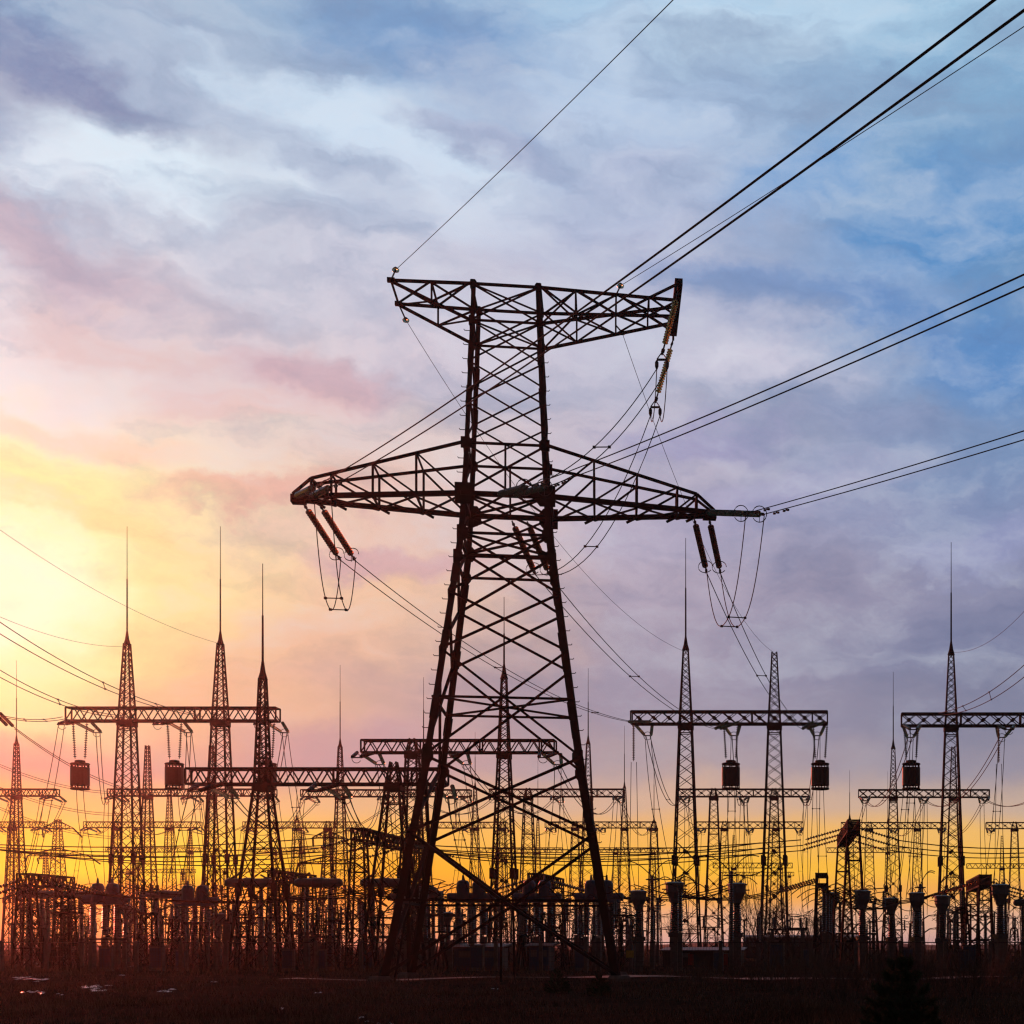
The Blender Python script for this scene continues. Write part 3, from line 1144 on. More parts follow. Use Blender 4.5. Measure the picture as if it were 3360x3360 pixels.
NEAR = 'tall gantries of the first row'
gantry('1a', 'tall reddish portal gantry with two spiked masts and hanging line traps, far left', 'tall left gantry', GY, 225, 912, 2324, 2366,
       [(417, 2112, 1724), (723, 2112, 1724)], (0.055, 0.5, 0.97), NEAR)
gantry('1b', 'tall portal gantry just right of the pylon, one mast spiked and one flat-topped', 'tall gantry right of the pylon', GY, 2072, 2715, 2336, 2376,
       [(2250, 2130, 1762), (2541, 2140, None)], (0.06, 0.51, 0.944), NEAR, dbl=True)
gantry('1c', 'tall portal gantry at the right edge with one spiked mast', 'tall gantry at the right edge', GY, 2958, 3640, 2343, 2382,
       [(3121, 2146, 1776), (3420, 2146, None)], (0.05, 0.5, 0.95), NEAR, dbl=True)
gantry('c', 'gantry seen through the legs of the big pylon, thick boxed masts', 'gantry seen through the pylon', 150, 1190, 1822, 2430, 2470,
       [(1353, 2490, None), (1654, 2225, 1955)], (0.03, 0.49, 0.975), 'mid gantries around the pylon', wscale=0.85)
gantry('l', 'low thick-beamed gantry with a splayed spiked mast, just left of the pylon', 'thick-beamed gantry', 120, 618, 1465, 2524, 2574,
       [(862, 2226, 1845), (1292, 2500, None)], (0.10, 0.55, 0.97), 'mid gantries around the pylon', base=3.9, wscale=0.85)
# far-left gantry whose beam lies outside the frame, only its strings and the mast row show
S2, S3, S4, S5 = 'second row of gantries', 'third row of gantries', 'fourth row of gantries', 'farthest row of gantries'
Y2, Y3, Y4, Y5 = 250.0, 316.0, 398.0, 480.0
gantry('2a', 'second-row gantry with a spiked mast at the left edge of the view', 'left-edge gantry', Y2, -200, 190, 2590, 2612, [(54, 2440, 2165), (-110, 2440, None)], group=S2)
gantry('2b', 'second-row gantry showing behind the tall reddish gantry', 'gantry behind the left one', Y2, 357, 905, 2590, 2612, [(484, 2446, None), (694, 2446, None)], group=S2)
gantry('2c', 'second-row gantry with a spiked mast behind the thick-beamed one', 'gantry behind the thick beam', Y2, 990, 1545, 2592, 2614, [(1116, 2450, 2180), (1390, 2460, 2220)], group=S2)
gantry('2d', 'second-row gantry crossing the right leg of the pylon', 'gantry crossing the pylon leg', Y2, 1608, 2048, 2590, 2614, [(1733, None, None), (1930, 2440, 2190)], group=S2, dbl=True)
gantry('2e', 'second-row gantry under the two right-hand line traps', 'gantry under the traps', Y2, 2224, 2658, 2590, 2614, [(2342, None, None), (2540, None, None)], group=S2, dbl=True)
gantry('2f', 'second-row gantry with a spiked mast left of the edge gantry', 'gantry beside the right mast', Y2, 2817, 3246, 2592, 2616, [(2931, 2455, 2202), (3128, 2450, None)], group=S2, dbl=True)
gantry('3a', 'third-row gantry poking out at the left edge', 'third-row gantry at left', Y3, -180, 150, 2697, 2716, [(40, None, None), (-110, None, None)], group=S3, big=False)
gantry('3b', 'third-row gantry with a slim spiked mast between the two reddish masts', 'third-row gantry by the reddish masts', Y3, 278, 660, 2697, 2716, [(380, None, None), (556, 2590, 2480)], group=S3, big=False)
gantry('3c', 'third-row gantry left of the pylon with a slim spiked mast', 'third-row gantry left of the pylon', Y3, 800, 1172, 2697, 2717, [(974, 2690, 2560), (1076, None, None)], group=S3, big=False)
gantry('3d', 'third-row gantry framed between the pylon legs', 'third-row gantry framed by the legs', Y3, 1392, 1662, 2698, 2717, [(1559, 2585, 2400), (1647, None, None)], group=S3, big=False)
gantry('3e', 'third-row gantry behind the pylon right leg with a spiked end mast', 'third-row gantry by the right leg', Y3, 1790, 2152, 2697, 2717, [(1887, None, None), (2049, 2585, 2380), (2146, 2700, 2470)], group=S3, big=False, dbl=True)
gantry('3f', 'third-row gantry behind the masts of the tall right gantry', 'third-row gantry behind the tall one', Y3, 2284, 2635, 2697, 2718, [(2377, None, None), (2546, None, None)], group=S3, big=False, dbl=True)
gantry('3g', 'third-row gantry with a thin spiked mast above the dark bus portal', 'third-row gantry over the portal', Y3, 2760, 3104, 2699, 2719, [(2853, None, None), (3010, None, None), (2788, 2690, 2525)], group=S3, big=False, dbl=True)
gantry('3h', 'third-row gantry cut by the right edge of the view', 'third-row gantry at right edge', Y3, 3235, 3560, 2699, 2719, [(3329, None, None), (3480, None, None)], group=S3, big=False, dbl=True)
gantry('4a', 'small fourth-row gantry low between the reddish masts', 'fourth-row gantry at left', Y4, 350, 660, 2782, 2796, [(440, None, None), (625, 2728, None)], group=S4, big=False, wscale=.9)
gantry('4b', 'small fourth-row gantry left of the pylon foot', 'fourth-row gantry by the pylon foot', Y4, 820, 1100, 2782, 2796, [(900, None, None), (993, 2730, None)], group=S4, big=False, wscale=.9)
gantry('4c', 'small fourth-row gantry between the pylon legs, slim pointed mast', 'fourth-row gantry between the legs', Y4, 1560, 1846, 2782, 2797, [(1640, None, None), (1765, 2690, 2455)], group=S4, big=False, wscale=.9)
gantry('4d', 'small fourth-row gantry just right of the pylon leg', 'fourth-row gantry right of the leg', Y4, 1955, 2230, 2782, 2797, [(2020, None, None), (2142, None, None)], group=S4, big=False, wscale=.9)
gantry('4e', 'small fourth-row gantry behind the dark bus portal', 'fourth-row gantry behind the portal', Y4, 2713, 2990, 2782, 2797, [(2780, None, None), (2913, 2700, 2530)], group=S4, big=False, wscale=.9)
gantry('4f', 'small fourth-row gantry low between the two tall right masts', 'fourth-row gantry between tall masts', Y4, 2340, 2600, 2832, 2848, [(2408, 2740, None), (2560, None, None)], group=S4, big=False, wscale=.9)
gantry('4g', 'small fourth-row gantry behind the right edge mast, pointed mast', 'fourth-row gantry by the edge mast', Y4, 3172, 3480, 2834, 2849, [(3288, 2742, None), (3440, None, None)], group=S4, big=False, wscale=.9)
gantry('5a', 'tiny farthest gantry framed between the two tall right masts', 'farthest gantry at right', Y5, 2360, 2605, 2862, 2874, [(2440, None, None), (2590, None, None)], group=S5, big=False, wscale=.8)
gantry('5b', 'tiny farthest gantry seen left of the pylon foot', 'farthest gantry left of the foot', Y5, 700, 960, 2850, 2862, [(740, None, None), (905, None, None)], group=S5, big=False, wscale=.8)
gantry('5c', 'tiny farthest gantry low at the left edge', 'farthest gantry at the left edge', Y5, 380, 640, 2852, 2864, [(420, None, None), (600, None, None)], group=S5, big=False, wscale=.8)


# strings on the gantries, and the wires between rows
def pair_strings(g, i, back, as_things):
    G = GAN[g]
    p = G['ph'][i]
    s = 1 if back else -1
    k = 1.0 if G['Y'] < 200 else 0.9
    yoke = p + Vector((0, s * (G['d'] / 2 + 3.3 * k), -(0.62 if back else 0.85) * k))
    for sx in (-1, 1):
        a = p + Vector((sx * 0.85 * k, s * G['d'] / 2, -0.02))
        b = yoke + Vector((sx * 0.34, 0, 0))
        if as_things:
            ins_string(a, b, '%s string of the %s %s-side pair, %s' % (('left', 'right')[sx > 0], PHN[i], ('near', 'far')[back], G['short']),
                       'tension strings on the %s' % G['short'], nd=16, r=0.17, mat='glass' if (back or g in ('1b', '1c')) else 'brown', fit=False)
        else:
            d = b - a
            place('insulator_string', string_mesh(3.4 * k, 12, 0.17, 'glass'), G['t'], a - Vector((G['xc'], G['Y'], 0)), d.to_track_quat('Z', 'Y'))
    mb = MB()
    o = yoke - Vector((G['xc'], G['Y'], 0))
    mb.bar(o + Vector((-.45, 0, -.05)), o + Vector((.45, 0, -.05)), 0.10)
    mb.ring(o + Vector((0, s * -0.2, -0.1)), 0.42, 0.03, (0, 1, 0), 12, 0.8, 0.5)
    mb.build('yoke', M['steel2'], G['t'])
    return yoke


YK = {}
for g in GAN:
    first = g in ('1a', '1b', '1c', 'c', 'l')
    for i in range(3):
        if GAN[g]['Y'] < 330:
            YK[g, i, 1] = pair_strings(g, i, True, first)
            if not (g == '1b'):
                YK[g, i, 0] = pair_strings(g, i, False, first)

# the incoming strings of the tall right gantry point at the pylon
for i, ph in enumerate((-1, 0, 1)):
    G = GAN['1b']
    tg = PH[ph]['tgt']
    for k in (0, 1):
        a = G['ph'][i] + Vector((-0.6 + 1.2 * k + 0.3, -G['d'] / 2, 0.15))
        b = tg + Vector((0.45 * k, 0, 0))
        ins_string(a, b, '%s of the %s pair of green strings reaching from the right gantry to the pylon' % (('left', 'right')[k], PHN[i]), 'green strings towards the pylon', nd=18, r=0.17, mat='glass', fit=False)


def span(g1, g2, idx=(0, 1, 2), sag=3.0, r=0.045):
    for i in idx:
        a, b = YK[g1, i, 1], YK[g2, i, 0]
        paths = [sag_pts(a + Vector((s, 0, 0)), b + Vector((s, 0, 0)), sag, 20) for s in (-.22, .22)]
        wire_thing('conductor_span', paths, r, '%s sagging wire pair behind the %s' % (PHN[i], GAN[g1]['short']), 'wire spans between gantry rows', spacers=(10,))


for a, b in (('1a', '2b'), ('1b', '2e'), ('1c', '2f'), ('c', '2d'), ('l', '2c'), ('2a', '3a'), ('2b', '3b'), ('2c', '3c'), ('2d', '3e'), ('2e', '3f'), ('2f', '3g')):
    span(a, b, sag=3.4 if a[0] in '1cl' else 2.6)

# jumper droppers from every yoke down towards the apparatus
def dropper(g, i, side, zend=6.6, dx=0.0, dy=3.0):
    p = YK[g, i, side]
    q = Vector((p.x + dx, p.y + dy, zend))
    paths = []
    for s in (-.3, .3):
        a = p + Vector((s, 0, -0.1))
        b = q + Vector((s * 1.6, 0, 0))
        m1 = a.lerp(b, 0.35) + Vector((dx * -0.25, 0, 0))
        m2 = a.lerp(b, 0.7) + Vector((dx * -0.2, 0, 0))
        pts = []
        for t in [j / 12 for j in range(13)]:
            u = 1 - t
            pts.append(a * u ** 3 + m1 * (3 * u * u * t) + m2 * (3 * u * t * t) + b * t ** 3)
        paths.append(pts)
    wire_thing('dropper', paths, 0.035 if GAN[g]['Y'] < 200 else 0.045, '%s pair of droppers below the %s side of the %s' % (PHN[i], ('near', 'far')[side], GAN[g]['short']),
               'droppers hanging from the gantries', spacers=(5,), cat='wire')


for g, lst in (('1a', ((0, 0), (1, 1), (2, 1))), ('1b', ((0, 1), (1, 1), (2, 1))), ('1c', ((0, 1), (0, 0), (1, 1))), ('c', ((0, 1), (1, 1), (2, 1))), ('l', ((0, 0), (1, 1), (2, 1))),
               ('2a', ((1, 1), (2, 0))), ('2b', ((0, 0), (0, 1), (1, 1), (2, 1))), ('2c', ((0, 0), (1, 1), (2, 1))), ('2d', ((0, 1), (1, 1), (2, 1), (2, 0))),
               ('2e', ((0, 1), (1, 1), (1, 0), (2, 1))), ('2f', ((0, 1), (1, 0), (1, 1), (2, 1))), ('3b', ((0, 0), (2, 0))), ('3c', ((0, 0), (2, 0))), ('3e', ((0, 0), (1, 0), (2, 0))),
               ('3f', ((0, 0), (1, 0), (2, 0))), ('3g', ((0, 0), (1, 0), (2, 0))), ('3d', ((2, 0), (1, 0)))):
    for i, s in lst:
        dropper(g, i, s, zend=6.4 + random.uniform(-.4, .4), dx=random.uniform(-2.2, 2.6), dy=(4 if s else -4))

# line traps: dark drums hung on two strings
TRAPS = {}


def trap_parts(t):
    mb = MB()
    n = 16
    r, h = 0.93, 1.85
    mb.lathe([(r, -h), (r, 0)], n)
    mb.build('winding', M['trap'], t, (0, 0, -0.38))
    for z, nm in ((-0.02, 'top_frame'), (-0.38 - h - 0.36, 'bottom_frame')):
        mb = MB()
        mb.ring((0, 0, z if nm == 'top_frame' else z + 0.02), r - 0.05, 0.09, (0, 0, 1), 16)
        for k in range(8):
            a = k * math.pi / 4 + 0.2
            mb.bar((r * .9 * math.cos(a), r * .9 * math.sin(a), z - 0.38 if nm == 'top_frame' else z), (r * .9 * math.cos(a), r * .9 * math.sin(a), z if nm == 'top_frame' else z + 0.36), 0.12)
        for k in range(4):
            a = k * math.pi / 4
            mb.bar((-r * math.cos(a), -r * math.sin(a), z), (r * math.cos(a), r * math.sin(a), z), 0.12)
        if nm == 'top_frame':
            mb.lathe([(0.55, 0.05), (0.5, 0.34), (0.2, 0.40)], 10)
        mb.build(nm, M['steel'], t)


for (u, g, lab, sh) in ((261, '1a', 'dark drum-shaped line trap hanging near the left end of the reddish gantry', 'leftmost line trap'),
                        (571, '1a', 'dark drum-shaped line trap hanging at the middle of the reddish gantry', 'line trap at the reddish gantry middle'),
                        (876, '1a', 'dark line trap behind the splayed spiked mast', 'line trap behind the splayed mast'),
                        (2398, '1b', 'dark drum-shaped line trap between the two masts right of the pylon', 'line trap between the right masts'),
                        (2691, '1b', 'dark drum-shaped line trap at the right end of the gantry beside the pylon', 'line trap at the right gantry end'),
                        (2990, '1c', 'dark drum-shaped line trap left of the right edge mast', 'line trap by the edge mast')):
    G = GAN[g]
    top = Vector((PX(u, GY), GY + 0.1, EYE + (V0 - 2506) / F * GY))
    t = thing('line_trap', top, lab, 'line trap', 'line traps hung from the tall gantries')
    trap_parts(t)
    for s in (-1, 1):
        a = Vector((top.x + s * 0.72, GY + 0.1, G['zb'] - 0.05))
        b = top + Vector((s * 0.5, 0, 0.42))
        ins_string(a, b, '%s ribbed string holding the %s' % (('left', 'right')[s > 0], sh),
                   'strings holding the line traps', nd=15, r=0.15, mat='porc', fit=False)
    paths = []
    for s in (-.35, .35):
        b0 = top + Vector((s, 0, -2.7))
        paths.append([b0 + Vector((0.35 * j / 10 * s + 1.9 * (j / 10) ** 1.6 * (1 if u < 1000 else 0.25), 0, -(b0.z - 6.5) * j / 10)) for j in range(11)])
    wire_thing('dropper', paths, 0.032, 'pair of wires dropping from the %s' % sh, 'droppers hanging from the gantries', spacers=(6,), cat='wire')
# single hanging string at the left end of the right gantry and at the edge gantry
for u, g, lab in ((2079, '1b', 'single long string hanging from the left end of the gantry beside the pylon'), (3277, '1c', 'single long string hanging from the beam of the right edge gantry')):
    a = Vector((PX(u, GY), GY, GAN[g]['zb']))
    e = a - Vector((0, 0, 3.9))
    ins_string(a, e, lab, 'single hanging strings', nd=20, r=0.15, mat='porc', fit=False)
    paths = [[e + Vector((s + 0.08 * j * s, 0, -(e.z - 6.3) * j / 10)) for j in range(11)] for s in (-.25, .3)]
    wire_thing('dropper', paths, 0.032, 'pair of wires below the %s' % ' '.join(lab.split()[1:12]), 'droppers hanging from the gantries', cat='wire')

# wires arriving from outside the frame
def pair_px(p0, p1, Y0, Y1, sag, label, dv=24, r=0.036, group='twin wires crossing the edges of the view', du=0):
    paths = []
    for k in (0, 1):
        paths.append(sag_pts(P(p0[0] + du * k, p0[1] + dv * k, Y0), P(p1[0], p1[1] + 6 * k, Y1) + Vector((0.4 * k, 0, 0)), sag, 30))
    wire_thing('overhead_line', paths, r, label, group, spacers=(14, 22))


pair_px((-60, 2000), (655, 2345), 112, 161, 1.2, 'twin wires entering at left and sloping across the two reddish masts', dv=42)
pair_px((-80, 2148), (420, 2350), 120, 161, 1.0, 'lower twin wires entering at left towards the first reddish mast', dv=28)
pair_px((-40, 2334), (205, 2352), 150, 162, .5, 'nearly level twin wires entering at left at beam height', dv=6)
pair_px((3420, 2125), (3080, 2340), 135, 162, 1.0, 'twin wires entering at the right edge towards the edge mast', dv=44)
for u, v, m in ((-10, 1732, (720, 2112)), (-10, 2020, (405, 2122))):
    wire_thing('ground_wire', [sag_pts(P(u, v, 120), P(m[0], m[1], GY), 1.0 if v < 1900 else 0.6, 30)], 0.018, 'thin wire entering at left and reaching the %s reddish mast top' % ('second' if v < 1900 else 'first'), 'ground wires')
wire_thing('ground_wire', [sag_pts(P(3400, 1960, 130), P(3128, 2140, GY), 1.2, 24)], 0.018, 'thin wire from the right edge to the top of the edge mast', 'ground wires')
# strings of the next gantry outside the left edge
for k, (u, v) in enumerate(((-22, 2335), (-2, 2338))):
    ins_string(P(u, v, 160), P(u + 46, v + 46, 164), '%s dark string poking in at the left edge at beam height' % ('upper', 'lower')[k], 'strings poking in at the left edge', nd=18, r=0.17, mat='brown', fit=False)
wire_thing('conductor_span', [sag_pts(P(44 + 4 * k, 2384 + 8 * k, 164), P(560, 2600 + 8 * k, 240), 2.0, 30) for k in (0, 1)], 0.04, 'wire pair sagging right from the dark strings at the left edge', 'wire spans between gantry rows')
for k, (v0_, v1_) in enumerate(((2500, 2590), (2575, 2660), (2640, 2740))):
    wire_thing('conductor_span', [sag_pts(P(-20, v0_ + 7 * j, 200), P(500, v1_ + 7 * j, 250), 1.6, 24) for j in (0, 1)], 0.036, '%s of three slanting wire pairs low at the left edge' % ('upper', 'middle', 'lowest')[k], 'wire spans between gantry rows')

# ---------------------------------------------------------------- low bus portals and level bus wires
def portal(x, y0, y1, z, label, short, legw=1.7, sides=(-1, 1), strings=True, reach=(70, 30), yaw=0.0):
    t = thing('bus_portal', (x, (y0 + y1) / 2, 0), label, 'gantry', 'low bus portals running away from the camera')
    L = y1 - y0
    b = place('beam', beam_mesh(L, 0.85, 0.9, 0.13, 0.09, False), t, (0, 0, z - 0.85))
    b.rotation_euler = (0, 0, R(90))
    for yy in (-L / 2 + 0.6, L / 2 - 0.6):
        place('leg', lattice_mast(z - 0.85, z - 0.7, legw, 0.9, 0.85, 0.15, 0.08, False), t, (0, yy, 0))
    t.rotation_euler = (0, 0, yaw)
    for k in range(3):
        yy = y0 + L * (0.15 + 0.35 * k)
        for s in sides:
            a = Vector((x + s * 0.45, yy, z - 0.4))
            e = a + Vector((s * 3.3, 0, -0.95))
            place('insulator_string', string_mesh(3.4, 14, 0.13, 'brown'), t, a - Vector((x, (y0 + y1) / 2, 0)), (e - a).to_track_quat('Z', 'Y'))
            far = Vector((x + s * reach[0 if s < 0 else 1], yy + 2, z - 0.8))
            n = max(1, int(abs(far.x - e.x) / 26))
            pts = []
            for j in range(n):
                seg = sag_pts(e.lerp(far, j / n), e.lerp(far, (j + 1) / n), 0.9, 12)
                pts += seg if j == 0 else seg[1:]
            wire_thing('bus_wire', [pts], 0.045, '%s level bus wire running %s from the %s' % (('nearest', 'middle', 'farthest')[k], 'left' if s < 0 else 'right', short), 'level bus wires', cat='wire')


portal(0.3, 126, 146, 11.6, 'dark bus portal seen end-on right of the tall gantry, wires fanning both ways', 'end-on dark portal', 2.1, reach=(80, 24), yaw=R(2.6))
portal(-36.5, 121, 139, 10.6, 'lattice bus portal slanting back behind the pylon left foot', 'slanting portal at the pylon foot', 1.7, reach=(34, 30))
portal(-60.5, 119, 126, 7.1, 'low lattice bus portal slanting away at the far left', 'low portal at far left', 1.5, reach=(14, 26))
portal(11.2, 128, 142, 7.4, 'small bus portal low near the right edge mast', 'small portal at right', 1.4, reach=(12, 12))
portal(-1.9, 134, 143, 7.8, 'low bus portal left of the end-on dark portal', 'low portal by the dark one', 1.4, sides=(-1,), reach=(16, 6))
portal(-49.5, 140, 150, 8.3, 'low bus portal between the red masts and the splayed mast', 'low portal by the splayed mast', 1.5, reach=(16, 14))
portal(-25.8, 134, 146, 7.8, 'low bus portal framed between the pylon legs', 'low portal between the legs', 1.4, reach=(16, 16))

# small distant pylon with three tiers of arms
def far_pylon(u, Y, vtop, label, k=1.0):
    t = thing('small_pylon', (PX(u, Y), Y, 0), label, 'pylon', 'distant pylons beyond the yard')
    zt = EYE + (V0 - vtop) / F * Y
    place('mast', lattice_mast(zt * 0.5, zt, 5.5 * k, 2.6 * k, 0.9 * k, 0.2, 0.11, False), t)
    for f, w in ((0.93, 3.2), (0.73, 6.2), (0.46, 9.5), (0.30, 9.0)):
        mb = MB()
        z = zt * f
        w *= k
        for s in (-1, 1):
            for y in (-.7, .7):
                mb.bar((0, y, z), (s * w, 0, z), 0.16)
                mb.bar((0, y, z + 1.6 * k), (s * w, 0, z + .1), 0.13)
            for j in (1, 2, 3):
                x = s * w * j / 4
                mb.bar((x, 0, z), (x, 0, z + 1.6 * k * (1 - j / 4)), 0.1)
                mb.bar((x, 0, z), (s * w * (j + 1) / 4, 0, z + 1.6 * k * max(0, 1 - (j + 1) / 4)), 0.1)
            mb.tube([(s * w, 0, z), (s * w * 1.25, 2, z - 1.6 * k)], 0.16, 5)
        mb.build('crossarm', M['steel'], t)
    return t


far_pylon(190, 330, 2688, 'small three-tier pylon against the yellow sky at left')
far_pylon(150, 420, 2795, 'smaller pylon just left of the three-tier pylon', 0.7)
far_pylon(1075, 250, 2720, 'pylon with short arms standing behind the slanting portal', 0.72)
far_pylon(2240, 420, 2870, 'wide-armed distant pylon right of the big pylon leg', 0.85)
far_pylon(3125, 380, 2860, 'distant pylon half hidden by the right edge mast', 0.6)

# ---------------------------------------------------------------- apparatus in the yard
def ribs(mb, z0, z1, r0, r1, o=(0, 0), n=9, pitch=0.16):
    prof = []
    k = max(3, int((z1 - z0) / pitch))
    for i in range(k):
        z = z0 + (z1 - z0) * i / k
        r = r0 + (r1 - r0) * i / k
        prof += [(r * 0.72, z), (r, z + (z1 - z0) / k * 0.45), (r * 0.74, z + (z1 - z0) / k * 0.7)]
    prof.append((r1 * 0.7, z1))
    mb.lathe(prof, n, (o[0], o[1], 0))


def k_breaker(t):
    for s in (-1, 1):
        mb = MB(); mb.box((s * 0.95, 0, -0.3), 0.42, 0.42, 2.9); mb.build('support_post', M['conc'], t)
        mb = MB(); ribs(mb, 2.6, 6.6, 0.24, 0.2, (s * 0.95, 0)); mb.build('porcelain_column', M['porc'], t)
    mb = MB()
    mb.lathe([(0.05, -2.0), (0.26, -1.92), (0.36, -1.7), (0.36, -0.45), (0.42, -0.4), (0.42, 0.4), (0.36, 0.45), (0.36, 1.7), (0.26, 1.92), (0.05, 2.0)], 12, (0, 0, 6.95), 'x')
    mb.build('tank', M['tank'], t)
    mb = MB()
    mb.bar((-1.6, 0, 7.2), (-0.7, 0, 7.75), 0.16)
    mb.bar((1.6, 0, 7.2), (0.9, 0, 7.6), 0.12)
    mb.box((0, 0, 2.45), 2.6, 0.5, 0.2)
    mb.build('top_arm', M['steel2'], t)


def loops(t, z, seeds, r=0.035):
    rnd = random.Random(seeds)
    for i in range(3):
        a = rnd.uniform(-0.7, 0.7) + (math.pi if i % 2 else 0)
        e = Vector((math.cos(a) * rnd.uniform(1.6, 3.4), math.sin(a) * 2, rnd.uniform(-1.4, 1.2)))
        mb = MB()
        mb.tube([Vector((0, 0, z)) + e * (k / 8) + Vector((0, 0, (0.5 if i else -0.5) * math.sin(math.pi * k / 8))) for k in range(9)], r, 4)
        mb.build('jumper_wire', M['wire'], t)


def k_ct(t):
    mb = MB(); mb.box((0, 0, -0.3), 0.62, 0.62, 2.7); mb.build('support_post', M['conc'], t)
    mb = MB(); mb.box((0, 0, 2.4), 0.9, 0.9, 0.35); ribs(mb, 2.75, 5.0, 0.38, 0.30); mb.build('porcelain_column', M['porc'], t)
    mb = MB(); mb.lathe([(0.34, 4.95), (0.42, 5.3), (0.66, 5.75), (0.68, 6.3), (0.76, 6.31), (0.76, 6.42), (0.5, 6.5)], 8)
    mb.bar((-0.95, 0, 5.95), (0.95, 0, 5.95), 0.09); mb.box((0.3, 0, 6.5), 0.2, 0.2, 0.16); mb.build('head_tank', M['tank'], t)


def k_post(t):
    mb = MB(); mb.box((0, 0, -0.3), 0.30, 0.30, 3.0); mb.build('support_post', M['conc'], t)
    mb = MB(); ribs(mb, 2.75, 5.7, 0.2, 0.16); mb.build('porcelain_column', M['porc'], t)
    mb = MB(); mb.lathe([(0.2, 5.7), (0.2, 5.85), (0.1, 5.95)], 8); mb.bar((-0.5, 0, 5.98), (0.5, 0, 5.98), 0.1); mb.build('top_cap', M['steel2'], t)


def k_disc(t):
    for s in (-1, 1):
        mb = MB(); mb.box((s * 1.5, 0, -0.3), 0.28, 0.28, 3.1); mb.build('support_post', M['conc'], t)
        mb = MB(); ribs(mb, 3.0, 5.6, 0.19, 0.15, (s * 1.5, 0)); mb.build('porcelain_column', M['porc'], t)
    mb = MB(); mb.box((0, 0, 2.8), 3.8, 0.3, 0.18); mb.bar((0, 0, 1.2), (-1.5, 0, 2.8), 0.06); mb.build('base_frame', M['steel2'], t)
    mb = MB(); mb.bar((-1.9, 0, 5.72), (1.3, 0, 5.72), 0.11); mb.bar((1.3, 0, 5.72), (1.9, 0, 5.9), 0.10); mb.ring((-1.5, 0, 5.9), 0.3, 0.035, (0, 1, 0)); mb.ring((1.5, 0, 5.95), 0.3, 0.035, (0, 1, 0)); mb.build('contact_arm', M['steel2'], t)


def k_panto(t):
    for s in (-1, 1):
        mb = MB(); mb.bar((s * 0.9, -.5, -.3), (s * 0.5, 0, 3.2), 0.12); mb.bar((s * 0.9, .5, -.3), (s * 0.5, 0, 3.2), 0.12); mb.bar((s * 0.9, -.5, -.3), (-s * 0.5, 0, 3.2), 0.07); mb.build('frame_leg', M['steel'], t)
        mb = MB(); ribs(mb, 3.25, 6.0, 0.2, 0.16, (s * 0.5, 0)); mb.build('porcelain_column', M['porc'], t)
    mb = MB()
    mb.box((0, 0, 3.15), 1.5, 0.7, 0.14); mb.build('base_plate', M['steel'], t)
    mb = MB()
    mb.box((0, 0, 6.0), 1.5, 0.3, 0.16)
    mb.bar((-.6, 0, 6.1), (1.5, 0, 6.9), 0.09); mb.bar((.6, 0, 6.1), (-1.3, 0, 6.8), 0.08); mb.bar((-1.3, 0, 6.8), (-.2, 0, 7.5), 0.06)
    mb.build('folding_arm', M['steel2'], t)


def k_drum(t):
    for sx in (-.9, 0, .9):
        mb = MB(); mb.box((sx, 0, -0.3), 0.34, 0.34, 2.6); mb.build('support_post', M['conc'], t)
        mb = MB(); ribs(mb, 2.4, 4.7, 0.27, 0.24, (sx, 0)); mb.build('porcelain_column', M['porc'], t)
    mb = MB(); mb.box((0, 0, 4.7), 2.9, 0.8, 0.22)
    for sx in (-.55, .55):
        mb.lathe([(0.42, 4.9), (0.46, 5.1), (0.46, 6.0), (0.34, 6.25), (0.1, 6.3), (0.06, 6.65)], 12, (sx, 0, 0))
    mb.lathe([(0.26, -1.7), (0.3, -1.6), (0.3, 1.6), (0.26, 1.7)], 10, (0, 0.2, 5.1), 'x')
    mb.build('drum_head', M['blue'], t)


def k_arr(t):
    mb = MB(); mb.box((0, 0, -0.3), 0.3, 0.3, 2.4); mb.build('support_post', M['conc'], t)
    mb = MB(); ribs(mb, 2.1, 6.9, 0.17, 0.14, n=8); mb.build('porcelain_column', M['porc'], t)
    mb = MB(); mb.ring((0, 0, 6.6), 0.45, 0.04, (0, 0, 1)); mb.bar((-.45, 0, 6.6), (.45, 0, 6.6), 0.05); mb.build('grading_ring', M['steel2'], t)


def k_cab(t):
    mb = MB(); mb.box((0, 0, -0.2), 0.9, 0.6, 1.9); mb.build('body', M['tank'], t)
    mb = MB(); mb.box((0.0, -0.32, 0.2), 0.78, 0.03, 1.4); mb.build('door', M['blue'], t)
    mb = MB(); mb.box((0, 0, 1.7), 1.05, 0.75, 0.07); mb.build('roof', M['roof'], t)


def k_frame(t):
    for s in (-1, 1):
        mb = MB(); mb.box((s * 1.6, 0, -0.3), 0.4, 0.4, 4.4); mb.build('post', M['conc'], t)
    mb = MB(); mb.box((0, 0, 4.1), 4.2, 0.3, 0.22); mb.box((0, 0.3, 3.3), 3.2, 0.1, 0.1); mb.build('crossbeam', M['steel2'], t)
    for s in (-1, 0, 1):
        mb = MB(); ribs(mb, 4.32, 5.5, 0.17, 0.14, (s * 1.4, 0)); mb.build('porcelain_column', M['porc'], t)


